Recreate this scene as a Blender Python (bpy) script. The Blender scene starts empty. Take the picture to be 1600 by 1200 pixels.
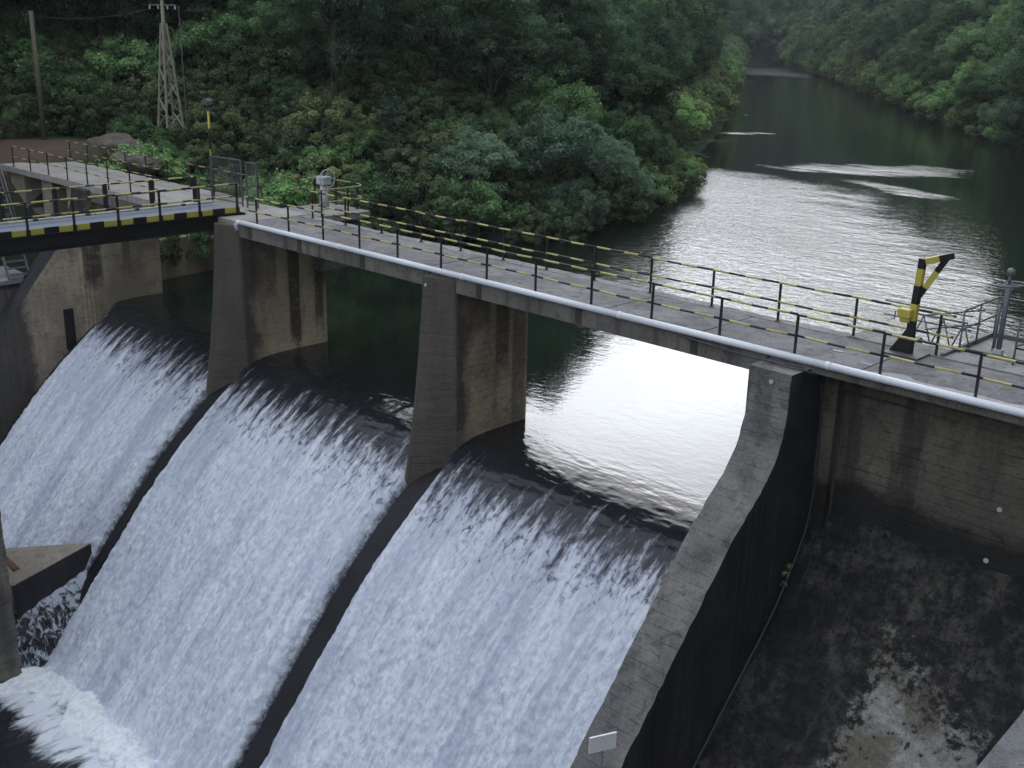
import bpy, math, random
import numpy as np
from mathutils import Vector, Matrix

random.seed(7)
RNG = np.random.default_rng(7)
S = bpy.context.scene
COL = S.collection

# ------------------------------------------------------------------ camera
cam_d = bpy.data.cameras.new('camera')
cam = bpy.data.objects.new('camera', cam_d)
COL.objects.link(cam)
CAM = Vector((0.0, -21.973, 7.082))
cam.matrix_world = Matrix((
    (0.71073, -0.23051, 0.66463, CAM.x),
    (0.70314, 0.20391, -0.68119, CAM.y),
    (0.02149, 0.95147, 0.30700, CAM.z),
    (0, 0, 0, 1)))
cam_d.sensor_width = 36.0
cam_d.lens = 38.925
cam_d.clip_start = 0.1
cam_d.clip_end = 3000
S.camera = cam

# ------------------------------------------------------------------ world
SUN_AZ = math.radians(128.0)      # direction towards the bright cloud, counted from +X
SUN_EL = math.radians(24.0)
sun_dir = Vector((math.cos(SUN_AZ) * math.cos(SUN_EL), math.sin(SUN_AZ) * math.cos(SUN_EL), math.sin(SUN_EL)))
world = bpy.data.worlds.new('World')
S.world = world
world.use_nodes = True


class NG:
    """small wrapper round a node tree"""
    def __init__(s, tree):
        s.t = tree
        s.n = tree.nodes
        s.l = tree.links

    def link(s, a, b):
        s.l.new(a, b)

    def put(s, sock, v):
        if v is None:
            return
        if isinstance(v, bpy.types.NodeSocket):
            s.l.new(v, sock)
        elif isinstance(v, (tuple, list)) and sock.type == 'RGBA' and len(v) == 3:
            sock.default_value = (*v, 1)
        else:
            sock.default_value = v

    def node(s, typ, **kw):
        n = s.n.new(typ)
        for k, v in kw.items():
            setattr(n, k, v)
        return n

    def math(s, op, a, b=None, c=None, clamp=False):
        n = s.node('ShaderNodeMath', operation=op, use_clamp=clamp)
        s.put(n.inputs[0], a)
        s.put(n.inputs[1], b)
        s.put(n.inputs[2], c)
        return n.outputs[0]

    def vmath(s, op, a, b=None):
        n = s.node('ShaderNodeVectorMath', operation=op)
        s.put(n.inputs[0], a)
        s.put(n.inputs[1], b)
        return n.outputs['Value'] if op in ('DOT_PRODUCT', 'LENGTH') else n.outputs[0]

    def noise(s, vec, scale, detail=4, rough=0.55, dist=0.0):
        n = s.node('ShaderNodeTexNoise')
        s.put(n.inputs['Vector'], vec)
        n.inputs['Scale'].default_value = scale
        n.inputs['Detail'].default_value = detail
        n.inputs['Roughness'].default_value = rough
        n.inputs['Distortion'].default_value = dist
        return n.outputs['Fac']

    def ramp(s, v, lo, hi, a=0.0, b=1.0):
        n = s.node('ShaderNodeMapRange', interpolation_type='SMOOTHSTEP')
        s.put(n.inputs[0], v)
        s.put(n.inputs[1], lo)
        s.put(n.inputs[2], hi)
        s.put(n.inputs[3], a)
        s.put(n.inputs[4], b)
        return n.outputs[0]

    def mix(s, f, a, b, mode='MIX'):
        n = s.node('ShaderNodeMix', data_type='RGBA', blend_type=mode)
        s.put(n.inputs[0], f)
        s.put(n.inputs[6], a)
        s.put(n.inputs[7], b)
        return n.outputs[2]

    def xyz(s, v):
        n = s.node('ShaderNodeSeparateXYZ')
        s.put(n.inputs[0], v)
        return n.outputs

    def comb(s, x, y, z):
        n = s.node('ShaderNodeCombineXYZ')
        s.put(n.inputs[0], x)
        s.put(n.inputs[1], y)
        s.put(n.inputs[2], z)
        return n.outputs[0]

    def scalev(s, v, sc):
        return s.vmath('MULTIPLY', v, tuple(sc))

    def bump(s, h, strength=0.5, dist=0.02, normal=None):
        n = s.node('ShaderNodeBump')
        s.put(n.inputs['Height'], h)
        s.put(n.inputs['Strength'], strength)
        n.inputs['Distance'].default_value = dist
        if normal is not None:
            s.l.new(normal, n.inputs['Normal'])
        return n.outputs[0]


wg = NG(world.node_tree)
world.node_tree.nodes.clear()
wout = wg.node('ShaderNodeOutputWorld')
bg = wg.node('ShaderNodeBackground')
bg.inputs['Strength'].default_value = 0.1
sky = wg.node('ShaderNodeTexSky', sky_type='NISHITA')
sky.sun_disc = False
sky.sun_elevation = SUN_EL
sky.sun_rotation = math.pi / 2 - SUN_AZ
wdir = wg.node('ShaderNodeTexCoord').outputs['Generated']
wz = wg.xyz(wdir)[2]
gl_el = math.radians(8.0)        # the cloud is thinnest low over the valley, round the sun
glow_dir = (math.cos(SUN_AZ) * math.cos(gl_el), math.sin(SUN_AZ) * math.cos(gl_el), math.sin(gl_el))
cosang = wg.vmath('DOT_PRODUCT', wdir, glow_dir)
glow = wg.math('POWER', wg.math('MAXIMUM', cosang, 0.0), 20.0)
cvec = wg.scalev(wdir, (1, 1, 2.2))
cn = wg.noise(cvec, 3.2, 6, 0.55, 0.3)
cn2 = wg.noise(cvec, 9.0, 5, 0.6, 0.2)
cl = wg.math('ADD', wg.math('MULTIPLY', cn, 0.75), wg.math('MULTIPLY', cn2, 0.25))
clc = wg.ramp(cl, 0.38, 0.58, 0.58, 1.14)
base = wg.math('ADD', 11.5, wg.math('MULTIPLY', glow, 41.0))
lum = wg.math('MULTIPLY', base, clc)
cloud = wg.vmath('SCALE', (0.90, 0.965, 1.08))
cloud.node.inputs['Scale'].default_value = 1
wg.link(lum, cloud.node.inputs['Scale'])
gap = wg.ramp(cl, 0.40, 0.50, 0.72, 0.93)
wcol = wg.mix(gap, sky.outputs[0], cloud)
wg.link(wcol, bg.inputs['Color'])
wg.link(bg.outputs[0], wout.inputs[0])

sun_d = bpy.data.lights.new('sun', 'SUN')
sun_d.energy = 0.5
sun_d.angle = math.radians(40)
sun_d.color = (1.0, 0.96, 0.9)
sun = bpy.data.objects.new('sun', sun_d)
sun.rotation_euler = sun_dir.to_track_quat('Z', 'Y').to_euler()
COL.objects.link(sun)

S.view_settings.view_transform = 'Standard'
S.view_settings.look = 'None'
S.view_settings.exposure = 0.42
S.view_settings.gamma = 1.0
S.view_settings.use_curve_mapping = False
S.render.engine = 'CYCLES'
S.cycles.use_denoising = True
S.cycles.max_bounces = 6
S.cycles.diffuse_bounces = 3
S.cycles.glossy_bounces = 3
S.cycles.transparent_max_bounces = 4
S.cycles.volume_bounces = 0


# ------------------------------------------------------------------ helpers
def new_mat(name):
    m = bpy.data.materials.new(name)
    m.use_nodes = True
    g = NG(m.node_tree)
    p = g.n['Principled BSDF']
    return m, g, p


def P_in(g, p, **kw):
    names = dict(col='Base Color', rough='Roughness', spec='Specular IOR Level', metal='Metallic', normal='Normal',
                 ior='IOR', emis='Emission Color')
    for k, v in kw.items():
        g.put(p.inputs[names[k]], v)


def gpos(g):
    return g.node('ShaderNodeNewGeometry').outputs['Position']


def tag(o, label=None, cat=None, group=None, kind=None):
    if label:
        o['label'] = label
    if cat:
        o['category'] = cat
    if group:
        o['group'] = group
    if kind:
        o['kind'] = kind
    return o


def thing(name, loc, label, cat, group=None):
    o = bpy.data.objects.new(name, None)
    o.empty_display_size = 0.2
    o.location = loc
    COL.objects.link(o)
    return tag(o, label, cat, group)


def wpos(o):
    p = Vector((0, 0, 0))
    while o is not None:
        p += o.location
        o = o.parent
    return p


def place(name, me, parent=None, loc=(0, 0, 0)):
    """link mesh me at WORLD location loc"""
    o = bpy.data.objects.new(name, me)
    COL.objects.link(o)
    if parent is not None:
        o.parent = parent
        o.location = Vector(loc) - wpos(parent)
    else:
        o.location = loc
    return o


class MB:
    def __init__(s):
        s.v = []
        s.f = []

    def add(s, vs, fs):
        b = len(s.v)
        s.v += [tuple(map(float, q)) for q in vs]
        s.f += [tuple(i + b for i in f) for f in fs]
        return s

    def box(s, x0, x1, y0, y1, z0, z1):
        return s.add([(x0, y0, z0), (x1, y0, z0), (x1, y1, z0), (x0, y1, z0), (x0, y0, z1), (x1, y0, z1), (x1, y1, z1), (x0, y1, z1)],
                     [(0, 3, 2, 1), (4, 5, 6, 7), (0, 1, 5, 4), (1, 2, 6, 5), (2, 3, 7, 6), (3, 0, 4, 7)])

    def prism(s, poly, axis, a, b):
        """poly = 2D points, extruded along axis from a to b"""
        n = len(poly)

        def mk(p, t):
            if axis == 'x':
                return (t, p[0], p[1])
            if axis == 'y':
                return (p[0], t, p[1])
            return (p[0], p[1], t)
        vs = [mk(p, a) for p in poly] + [mk(p, b) for p in poly]
        fs = [tuple(range(n - 1, -1, -1)), tuple(range(n, 2 * n))]
        fs += [(i, (i + 1) % n, (i + 1) % n + n, i + n) for i in range(n)]
        return s.add(vs, fs)

    def tube(s, pts, r, n=8, closed=False):
        pts = [Vector(p) for p in pts]
        m = len(pts)
        rs = r if isinstance(r, (list, tuple)) else [r] * m
        rings = []
        ref = None
        for i, p in enumerate(pts):
            if closed:
                t = pts[(i + 1) % m] - pts[i - 1]
            else:
                t = pts[min(i + 1, m - 1)] - pts[max(i - 1, 0)]
            t.normalize()
            if ref is None:
                ref = Vector((0, 0, 1)) if abs(t.z) < 0.9 else Vector((1, 0, 0))
            u = t.cross(ref).normalized()
            w = u.cross(t).normalized()
            ref = w
            rings.append([p + (u * math.cos(2 * math.pi * k / n) + w * math.sin(2 * math.pi * k / n)) * rs[i] for k in range(n)])
        vs = [q for rg in rings for q in rg]
        fs = []
        for i in range(m if closed else m - 1):
            j = (i + 1) % m
            for k in range(n):
                k2 = (k + 1) % n
                fs.append((i * n + k, i * n + k2, j * n + k2, j * n + k))
        if not closed:
            fs.append(tuple(range(n - 1, -1, -1)))
            fs.append(tuple((m - 1) * n + k for k in range(n)))
        return s.add(vs, fs)

    def bar(s, a, b, w, h=None):
        """rectangular bar from a to b"""
        h = h or w
        a, b = Vector(a), Vector(b)
        t = (b - a).normalized()
        ref = Vector((0, 0, 1)) if abs(t.z) < 0.95 else Vector((1, 0, 0))
        u = t.cross(ref).normalized() * (w / 2)
        v = u.cross(t).normalized() * (h / 2)
        vs = [a - u - v, a + u - v, a + u + v, a - u + v, b - u - v, b + u - v, b + u + v, b - u + v]
        return s.add(vs, [(0, 3, 2, 1), (4, 5, 6, 7), (0, 1, 5, 4), (1, 2, 6, 5), (2, 3, 7, 6), (3, 0, 4, 7)])

    def mesh(s, name, mat, off=(0, 0, 0), smooth=False):
        me = bpy.data.meshes.new(name)
        o = Vector(off)
        me.from_pydata([(x - o.x, y - o.y, z - o.z) for x, y, z in s.v], [], s.f)
        me.materials.append(mat)
        if smooth:
            me.polygons.foreach_set('use_smooth', [True] * len(me.polygons))
        me.update()
        import bmesh
        bm = bmesh.new()
        bm.from_mesh(me)
        bmesh.ops.recalc_face_normals(bm, faces=bm.faces)
        bm.to_mesh(me)
        bm.free()
        return me

    def build(s, name, mat, parent=None, smooth=False, bevel=0.0):
        off = wpos(parent) if parent is not None else Vector((0, 0, 0))
        me = s.mesh(name, mat, off, smooth)
        o = bpy.data.objects.new(name, me)
        COL.objects.link(o)
        if parent is not None:
            o.parent = parent
        if bevel:
            md = o.modifiers.new('bevel', 'BEVEL')
            md.width = bevel
            md.segments = 2
            md.limit_method = 'ANGLE'
        return o


def np_mesh(name, V, F, mat, smooth=False):
    """V (n,3), F (m,4) quads"""
    me = bpy.data.meshes.new(name)
    V = np.ascontiguousarray(V, dtype=np.float32)
    F = np.ascontiguousarray(F, dtype=np.int32)
    k = F.shape[1]
    me.vertices.add(len(V))
    me.vertices.foreach_set('co', V.ravel())
    me.loops.add(F.size)
    me.loops.foreach_set('vertex_index', F.ravel())
    me.polygons.add(len(F))
    me.polygons.foreach_set('loop_start', np.arange(0, F.size, k, dtype=np.int32))
    me.polygons.foreach_set('loop_total', np.full(len(F), k, dtype=np.int32))
    if smooth:
        me.polygons.foreach_set('use_smooth', np.ones(len(F), dtype=bool))
    me.materials.append(mat)
    me.update(calc_edges=True)
    return me


def vnoise(P, seed=0):
    """value noise in 2D or 3D, P (n,d)"""
    P = np.asarray(P, dtype=np.float64)
    I = np.floor(P).astype(np.int64)
    Fr = P - I
    Fr = Fr * Fr * (3 - 2 * Fr)
    d = P.shape[1]
    out = np.zeros(len(P))
    mult = (73856093, 19349663, 83492791)
    for c in range(2 ** d):
        w = np.ones(len(P))
        h = np.full(len(P), seed * 2654435761 % (2 ** 31), dtype=np.int64)
        for k in range(d):
            b = (c >> k) & 1
            w *= Fr[:, k] if b else 1 - Fr[:, k]
            h ^= (I[:, k] + b) * mult[k]
        h = (h ^ (h >> 13)) * 1274126177 & 0x7fffffff
        h = (h ^ (h >> 16)) & 0xffff
        out += w * h / 65535.0
    return out


def fbm(P, octs=4, seed=0, gain=0.5):
    s = 0
    a = 1
    t = 0
    P = np.asarray(P, dtype=float)
    for i in range(octs):
        s = s + a * vnoise(P, seed + i * 17)
        t += a
        a *= gain
        P = P * 2.03 + 11.3
    return s / t


# ------------------------------------------------------------------ materials
def concrete(name, light, mid, dark, stain=0.5, streak=0.5, lines=0.0, scale=1.0, rough=0.9, nose=None, bands=(), moss=0.0,
             spots=0.0, bumpd=0.02, foot=None):
    m, g, p = new_mat(name)
    pos = gpos(g)
    n1 = g.noise(pos, 0.45 * scale, 6, 0.6, 0.4)
    n2 = g.noise(g.scalev(pos, (1.6, 1.6, 0.16)), 1.0 * scale, 5, 0.6)
    n3 = g.noise(pos, 14 * scale, 5, 0.7)
    n4 = g.noise(pos, 2.6 * scale, 8, 0.68, 0.6)
    col = g.mix(g.ramp(n1, 0.36, 0.64), light, mid)
    col = g.mix(g.math('MULTIPLY', g.ramp(n2, 0.47, 0.66), streak), col, dark)
    col = g.mix(g.math('MULTIPLY', g.ramp(n4, 0.50, 0.68), stain), col, dark)
    if nose is not None:           # downstream nose shade painted into the colour, ragged edge at y = nose
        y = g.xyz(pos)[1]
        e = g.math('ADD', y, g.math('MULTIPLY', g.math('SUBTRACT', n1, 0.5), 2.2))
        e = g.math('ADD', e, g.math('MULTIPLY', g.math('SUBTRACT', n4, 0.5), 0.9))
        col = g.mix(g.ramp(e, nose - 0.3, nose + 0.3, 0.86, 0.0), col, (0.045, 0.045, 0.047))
    for (yc, hw, zlo, st, bc) in bands:     # run-off stains below the deck drains
        x_, y, z = g.xyz(pos)[0:3]
        d = g.math('ABSOLUTE', g.math('SUBTRACT', g.math('ADD', y, g.math('MULTIPLY', g.math('SUBTRACT', n2, 0.5), 0.35)), yc))
        f = g.math('MULTIPLY', g.ramp(d, hw * 0.75, hw * 1.25, st, 0.0), g.ramp(g.math('ADD', z, g.math('MULTIPLY', n4, 1.6)), zlo, zlo + 1.2))
        f = g.math('MULTIPLY', f, g.ramp(n4, 0.3, 0.5, 0.55, 1.0))
        col = g.mix(f, col, bc)
    if moss:
        n5 = g.noise(pos, 5.5 * scale, 8, 0.75, 0.8)
        col = g.mix(g.ramp(n5, 0.52, 0.60, 0.0, moss), col, (0.012, 0.012, 0.012))
    if spots:
        n6 = g.noise(pos, 4.0, 9, 0.8, 0.3)
        col = g.mix(g.ramp(n6, 0.60, 0.66, 0.0, spots), col, (0.42, 0.42, 0.42))
    if foot is not None:           # wall colour darkens towards its foot, ragged edge
        zf_ = g.math('ADD', g.xyz(pos)[2], g.math('MULTIPLY', g.math('SUBTRACT', n4, 0.5), 1.6))
        zf_ = g.math('ADD', zf_, g.math('MULTIPLY', g.math('SUBTRACT', n1, 0.5), 1.5))
        col = g.mix(g.ramp(zf_, foot - 0.5, foot + 0.3, 0.93, 0.0), col, (0.014, 0.014, 0.014))
    f3 = g.ramp(n3, 0.25, 0.75, 0.78, 1.22)
    col = g.mix(1.0, col, g.comb(f3, f3, f3), 'MULTIPLY')
    h = g.math('ADD', g.math('MULTIPLY', n3, 0.6), g.math('MULTIPLY', n4, 1.2))
    if lines:
        z = g.xyz(pos)[2]
        fr = g.math('FRACT', g.math('ADD', g.math('MULTIPLY', z, 1 / 0.22), g.math('MULTIPLY', n1, 0.5)))
        ln = g.ramp(g.math('ABSOLUTE', g.math('SUBTRACT', fr, 0.5)), 0.0, 0.09, 1.0, 0.0)
        ln = g.math('MULTIPLY', ln, g.ramp(n4, 0.35, 0.6))
        col = g.mix(g.math('MULTIPLY', ln, lines), col, dark)
        h = g.math('SUBTRACT', h, g.math('MULTIPLY', ln, 1.2))
    P_in(g, p, col=col, rough=rough, spec=0.25, normal=g.bump(h, 0.7, bumpd))
    return m


M = {}
M['deck'] = concrete('deck_concrete', (0.25, 0.242, 0.245), (0.165, 0.16, 0.163), (0.075, 0.073, 0.074), 0.75, 0.3, scale=1.3, spots=0.8)
M['deck_pale'] = concrete('pale_deck_concrete', (0.357, 0.340, 0.315), (0.281, 0.264, 0.246), (0.180, 0.171, 0.153), 0.35, 0.3)
M['edge'] = concrete('rough_concrete_edge', (0.33, 0.325, 0.31), (0.22, 0.215, 0.205), (0.09, 0.088, 0.085), 0.75, 0.2, scale=1.5)
M['beam'] = concrete('beam_concrete', (0.194, 0.177, 0.156), (0.131, 0.122, 0.112), (0.044, 0.041, 0.043), 0.5, 0.75, scale=1.0)

M['stain'] = concrete('stained_joint', (0.07, 0.064, 0.058), (0.05, 0.046, 0.043), (0.03, 0.028, 0.028), 0.5, 0.7)
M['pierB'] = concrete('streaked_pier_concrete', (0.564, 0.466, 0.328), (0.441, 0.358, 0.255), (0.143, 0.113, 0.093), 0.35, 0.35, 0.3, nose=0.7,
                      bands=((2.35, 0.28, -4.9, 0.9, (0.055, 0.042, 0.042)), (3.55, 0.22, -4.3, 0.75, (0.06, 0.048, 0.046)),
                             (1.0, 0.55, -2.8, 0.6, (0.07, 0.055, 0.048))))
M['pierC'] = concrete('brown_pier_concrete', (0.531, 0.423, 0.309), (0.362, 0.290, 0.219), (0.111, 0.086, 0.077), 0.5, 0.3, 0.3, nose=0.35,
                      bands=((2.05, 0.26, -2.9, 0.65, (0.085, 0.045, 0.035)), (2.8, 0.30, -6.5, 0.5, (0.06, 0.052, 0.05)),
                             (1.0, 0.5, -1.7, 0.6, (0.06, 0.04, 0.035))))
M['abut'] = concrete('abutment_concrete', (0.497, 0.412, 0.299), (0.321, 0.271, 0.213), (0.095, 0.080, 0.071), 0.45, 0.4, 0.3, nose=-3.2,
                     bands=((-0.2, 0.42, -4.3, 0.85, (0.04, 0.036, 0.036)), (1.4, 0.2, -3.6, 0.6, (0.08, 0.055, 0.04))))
M['wallD'] = concrete('weathered_wall_top', (0.215, 0.205, 0.195), (0.135, 0.13, 0.128), (0.035, 0.034, 0.036), 0.62, 0.35, 0.1, scale=1.0, spots=0.12)
M['dark'] = concrete('dark_concrete', (0.044, 0.042, 0.048), (0.029, 0.027, 0.033), (0.012, 0.012, 0.017), 0.5, 0.6, rough=0.75)  # one dark tone for wall sides, abutment top and the wall behind the pillars
M['backwall'] = concrete('recess_wall_concrete', (0.166, 0.144, 0.114), (0.097, 0.087, 0.073), (0.028, 0.026, 0.026), 0.5, 0.7, 0.28, scale=0.8, foot=-2.9)
M['low'] = concrete('grey_lower_wall', (0.28, 0.28, 0.285), (0.2, 0.2, 0.2), (0.08, 0.08, 0.08), 0.6, 0.2, scale=1.4)
M['wedge'] = concrete('beige_slab_concrete', (0.36, 0.32, 0.26), (0.27, 0.24, 0.2), (0.15, 0.12, 0.1), 0.4, 0.2)
M['block'] = concrete('river_wall_concrete', (0.182, 0.165, 0.140), (0.119, 0.109, 0.095), (0.042, 0.039, 0.039), 0.5, 0.5, 0.6)
M['quay'] = concrete('quay_concrete', (0.33, 0.28, 0.18), (0.24, 0.2, 0.13), (0.07, 0.06, 0.04), 0.4, 0.6, 0.2)


def dry_floor():
    m, g, p = new_mat('dry_chute_floor')
    pos = gpos(g)
    x, y, z = g.xyz(pos)[0:3]
    nb = g.noise(pos, 0.8, 7, 0.65, 0.15)
    ns = g.noise(pos, 3.4, 9, 0.75, 0.12)
    nf = g.noise(pos, 18, 5, 0.7)
    nm = g.noise(g.scalev(pos, (1.0, 1.0, 1.0)), 5.0, 6, 0.6, 0.1)
    col = g.mix(g.ramp(ns, 0.42, 0.62), (0.014, 0.014, 0.0145), (0.072, 0.067, 0.060))
    col = g.mix(g.ramp(nb, 0.38, 0.6, 0.75, 0.0), col, (0.009, 0.009, 0.010))
    run = g.noise(g.scalev(pos, (2.2, 0.25, 0.25)), 1.3, 6, 0.62, 0.2)
    col = g.mix(g.ramp(run, 0.50, 0.68, 0.0, 0.6), col, (0.010, 0.010, 0.011))
    col = g.mix(g.ramp(run, 0.42, 0.30, 0.0, 0.45), col, (0.085, 0.078, 0.068))
    # pale limy patch at the foot of the chute
    e = g.math('ADD', g.math('SUBTRACT', x, -9.15), g.math('MULTIPLY', g.math('SUBTRACT', ns, 0.5), 2.4))
    f = g.ramp(e, -0.15, 0.2)
    e2 = g.math('ADD', g.math('MULTIPLY', y, -1.0), g.math('MULTIPLY', g.math('SUBTRACT', ns, 0.5), 3.5))
    e2 = g.math('ADD', e2, g.math('MULTIPLY', g.math('ADD', x, 8.5), -0.35))
    f = g.math('MULTIPLY', f, g.ramp(e2, 0.4, 1.0))
    pale = g.mix(g.ramp(nb, 0.42, 0.60), (0.30, 0.30, 0.28), (0.15, 0.135, 0.11))
    col = g.mix(g.math('MULTIPLY', f, g.ramp(nm, 0.36, 0.52, 1.0, 0.72)), col, pale)
    col = g.mix(g.ramp(nm, 0.60, 0.65, 0.0, 0.9), col, (0.008, 0.008, 0.008))
    f3 = g.ramp(nf, 0.25, 0.75, 0.7, 1.3)
    col = g.mix(1.0, col, g.comb(f3, f3, f3), 'MULTIPLY')
    h = g.math('ADD', g.math('MULTIPLY', ns, 2.0), nf)
    P_in(g, p, col=col, rough=0.85, spec=0.3, normal=g.bump(h, 0.9, 0.03))
    return m


M['floor'] = dry_floor()


def paint(name, col, rough=0.5, metal=0.0, wear=0.25, wearcol=(0.06, 0.05, 0.045)):
    m, g, p = new_mat(name)
    pos = gpos(g)
    n = g.noise(pos, 9, 6, 0.7)
    n2 = g.noise(pos, 40, 3, 0.6)
    c = g.mix(g.ramp(n, 0.56, 0.72, 0.0, wear), col, wearcol)
    f = g.ramp(n2, 0.2, 0.8, 0.85, 1.12)
    c = g.mix(1.0, c, g.comb(f, f, f), 'MULTIPLY')
    P_in(g, p, col=c, rough=rough, metal=metal, spec=0.4, normal=g.bump(n, 0.3, 0.004))
    return m


M['post'] = paint('dark_railing_paint', (0.026, 0.021, 0.028), 0.45)
M['steel'] = paint('galvanised_steel', (0.13, 0.15, 0.165), 0.5, 0.25, 0.3, (0.12, 0.1, 0.09))
M['channel'] = paint('dull_channel_steel', (0.12, 0.125, 0.13), 0.6, 0.2, 0.4)
M['white'] = paint('white_conduit', (0.78, 0.80, 0.86), 0.45, 0.0, 0.12, (0.3, 0.3, 0.32))
M['white_dull'] = paint('chalky_white_paint', (0.45, 0.47, 0.48), 0.6, 0.0, 0.3, (0.2, 0.18, 0.16))
M['black'] = paint('black_steel', (0.010, 0.010, 0.012), 0.5, 0.0, 0.2, (0.03, 0.025, 0.02))
M['yellow'] = paint('yellow_paint', (0.48, 0.41, 0.075), 0.5, 0.0, 0.3, (0.2, 0.15, 0.06))
M['walkdeck'] = paint('blue_grey_plate', (0.20, 0.23, 0.29), 0.5, 0.2, 0.3)
M['cable'] = paint('grey_cable', (0.05, 0.055, 0.07), 0.5)
M['rust'] = paint('rusty_timber', (0.16, 0.075, 0.05), 0.8, 0.0, 0.4)
M['wood'] = paint('weathered_pole_wood', (0.13, 0.115, 0.085), 0.9, 0.0, 0.4)
M['tower'] = paint('pale_lattice_steel', (0.33, 0.31, 0.25), 0.6, 0.1, 0.3)
M['marker'] = paint('pale_marker', (0.42, 0.5, 0.44), 0.5)
M['sign'] = paint('sign_plate', (0.80, 0.82, 0.82), 0.45, 0.0, 0.15)


def striped(name, axis, period, duty, phase=0.0, pale=(0.52, 0.46, 0.17)):
    m, g, p = new_mat(name)
    pos = gpos(g)
    a = g.xyz(pos)[axis]
    fr = g.math('FRACT', g.math('ADD', g.math('MULTIPLY', a, 1 / period), phase + 500))
    f = g.math('LESS_THAN', fr, duty)
    n = g.noise(pos, 11, 6, 0.7)
    y = g.mix(g.ramp(n, 0.45, 0.62, 0.0, 0.6), pale, (0.30, 0.25, 0.13))
    y = g.mix(g.ramp(n, 0.62, 0.70, 0.0, 0.7), y, (0.05, 0.04, 0.04))
    c = g.mix(f, (0.022, 0.018, 0.024), y)
    P_in(g, p, col=c, rough=0.5, spec=0.4)
    return m


M['rail_x'] = striped('striped_rail_paint', 0, 1.02, 0.56)
M['rail_x2'] = striped('striped_back_rail_paint', 0, 1.02, 0.5, 0.3)
M['rail_y'] = striped('striped_walkway_rail_paint', 1, 0.98, 0.62, 0.1, (0.50, 0.47, 0.14))
M['rail_y2'] = striped('striped_far_rail_paint', 1, 0.98, 0.62, 0.55, (0.50, 0.47, 0.14))
M['rail_white'] = striped('striped_pale_rail_paint', 1, 1.9, 0.9, 0.2, (0.50, 0.50, 0.42))
M['mast'] = striped('striped_mast_paint', 2, 1.55, 0.45, 0.2, (0.58, 0.48, 0.05))


# ------------------------------------------------------------------ water
def foam_nodes(g, pos, fac):
    return None


def river_mat():
    m, g, p = new_mat('river_water')
    pos = gpos(g)
    x, y, z = g.xyz(pos)[0:3]
    # wind patches (cat's paws) that ruffle the calm water
    warp = g.noise(pos, 0.045, 3, 0.5)
    pv = g.scalev(pos, (0.75, 1.5, 1))
    patch = g.noise(pv, 0.020, 4, 0.55, 0.6)
    wv = g.math('MULTIPLY', g.math('SUBTRACT', g.noise(g.scalev(pos, (0.5, 1.0, 1)), 0.35, 4, 0.6), 0.5), 10.0)
    near = g.ramp(g.math('ADD', y, g.math('MULTIPLY', wv, 0.5)), 62.0, 69.0, 1.0, 0.0)
    dg = g.math('ADD', g.math('ADD', g.math('MULTIPLY', x, 0.79), g.math('MULTIPLY', y, 0.613)), wv)
    near = g.math('MULTIPLY', near, g.ramp(dg, -5.0, 6.0, 1.0, 0.0))
    calm = g.ramp(y, 12.0, 24.0, 0.0, 1.0)
    ruf = g.math('MULTIPLY', g.math('MULTIPLY', near, calm), g.ramp(patch, 0.32, 0.56, 0.6, 1.0))
    streak = g.noise(g.scalev(pos, (0.25, 1.0, 1)), 0.12, 4, 0.6, 0.5)
    far_p = g.math('MULTIPLY', g.ramp(y, 95.0, 120.0), g.ramp(streak, 0.66, 0.74))
    endp = g.ramp(y, 265.0, 300.0)
    ruf = g.math('ADD', ruf, g.math('MULTIPLY', far_p, 0.55), clamp=True)
    r_st = g.noise(g.scalev(pos, (0.35, 1.0, 1)), 0.5, 5, 0.65, 0.4)
    for (cx, cy, ax_, ay_, la, lb) in ((-50.5, 80.0, 0.76, 0.65, 9.5, 4.5), (-42.5, 68.0, 0.9, -0.43, 6.5, 1.6), (-81.5, 102.0, 0.6, 0.8, 5.0, 1.6)):
        dx = g.math('SUBTRACT', x, cx)
        dy = g.math('SUBTRACT', y, cy)
        al = g.math('DIVIDE', g.math('ADD', g.math('MULTIPLY', dx, ax_), g.math('MULTIPLY', dy, ay_)), la)
        ac = g.math('DIVIDE', g.math('ADD', g.math('MULTIPLY', dx, -ay_), g.math('MULTIPLY', dy, ax_)), lb)
        rr_ = g.math('ADD', g.math('ADD', g.math('MULTIPLY', al, al), g.math('MULTIPLY', ac, ac)), g.math('MULTIPLY', wv, 0.42))
        ruf = g.math('ADD', ruf, g.math('MULTIPLY', g.ramp(rr_, -1.0, 1.7, 0.8, 0.0), g.ramp(r_st, 0.34, 0.62, 0.1, 1.0)), clamp=True)
    ruf = g.math('ADD', ruf, g.math('MULTIPLY', endp, 2.4))
    # ripples: crests lie roughly across the wind
    rv = g.scalev(pos, (1.0, 1.7, 1))
    r1 = g.noise(rv, 1.15, 4, 0.6, 0.3)
    r2 = g.noise(rv, 3.2, 3, 0.6, 0.2)
    r3 = g.noise(g.scalev(pos, (0.55, 1.25, 1)), 0.42, 3, 0.5, 0.2)
    h = g.math('ADD', g.math('MULTIPLY', r1, 1.0), g.math('MULTIPLY', r2, 0.35))
    h = g.math('ADD', h, g.math('MULTIPLY', r3, 0.5))
    amp = g.math('ADD', g.math('MULTIPLY', ruf, 0.09), g.ramp(y, 3.0, 20.0, 0.006, 0.012))
    hh = g.math('MULTIPLY', h, amp)
    P_in(g, p, col=(0.008, 0.014, 0.010), rough=g.ramp(ruf, 0.0, 1.0, 0.03, 0.12), spec=0.5, ior=1.333, normal=g.bump(hh, 1.0, 1.0))
    return m


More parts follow.
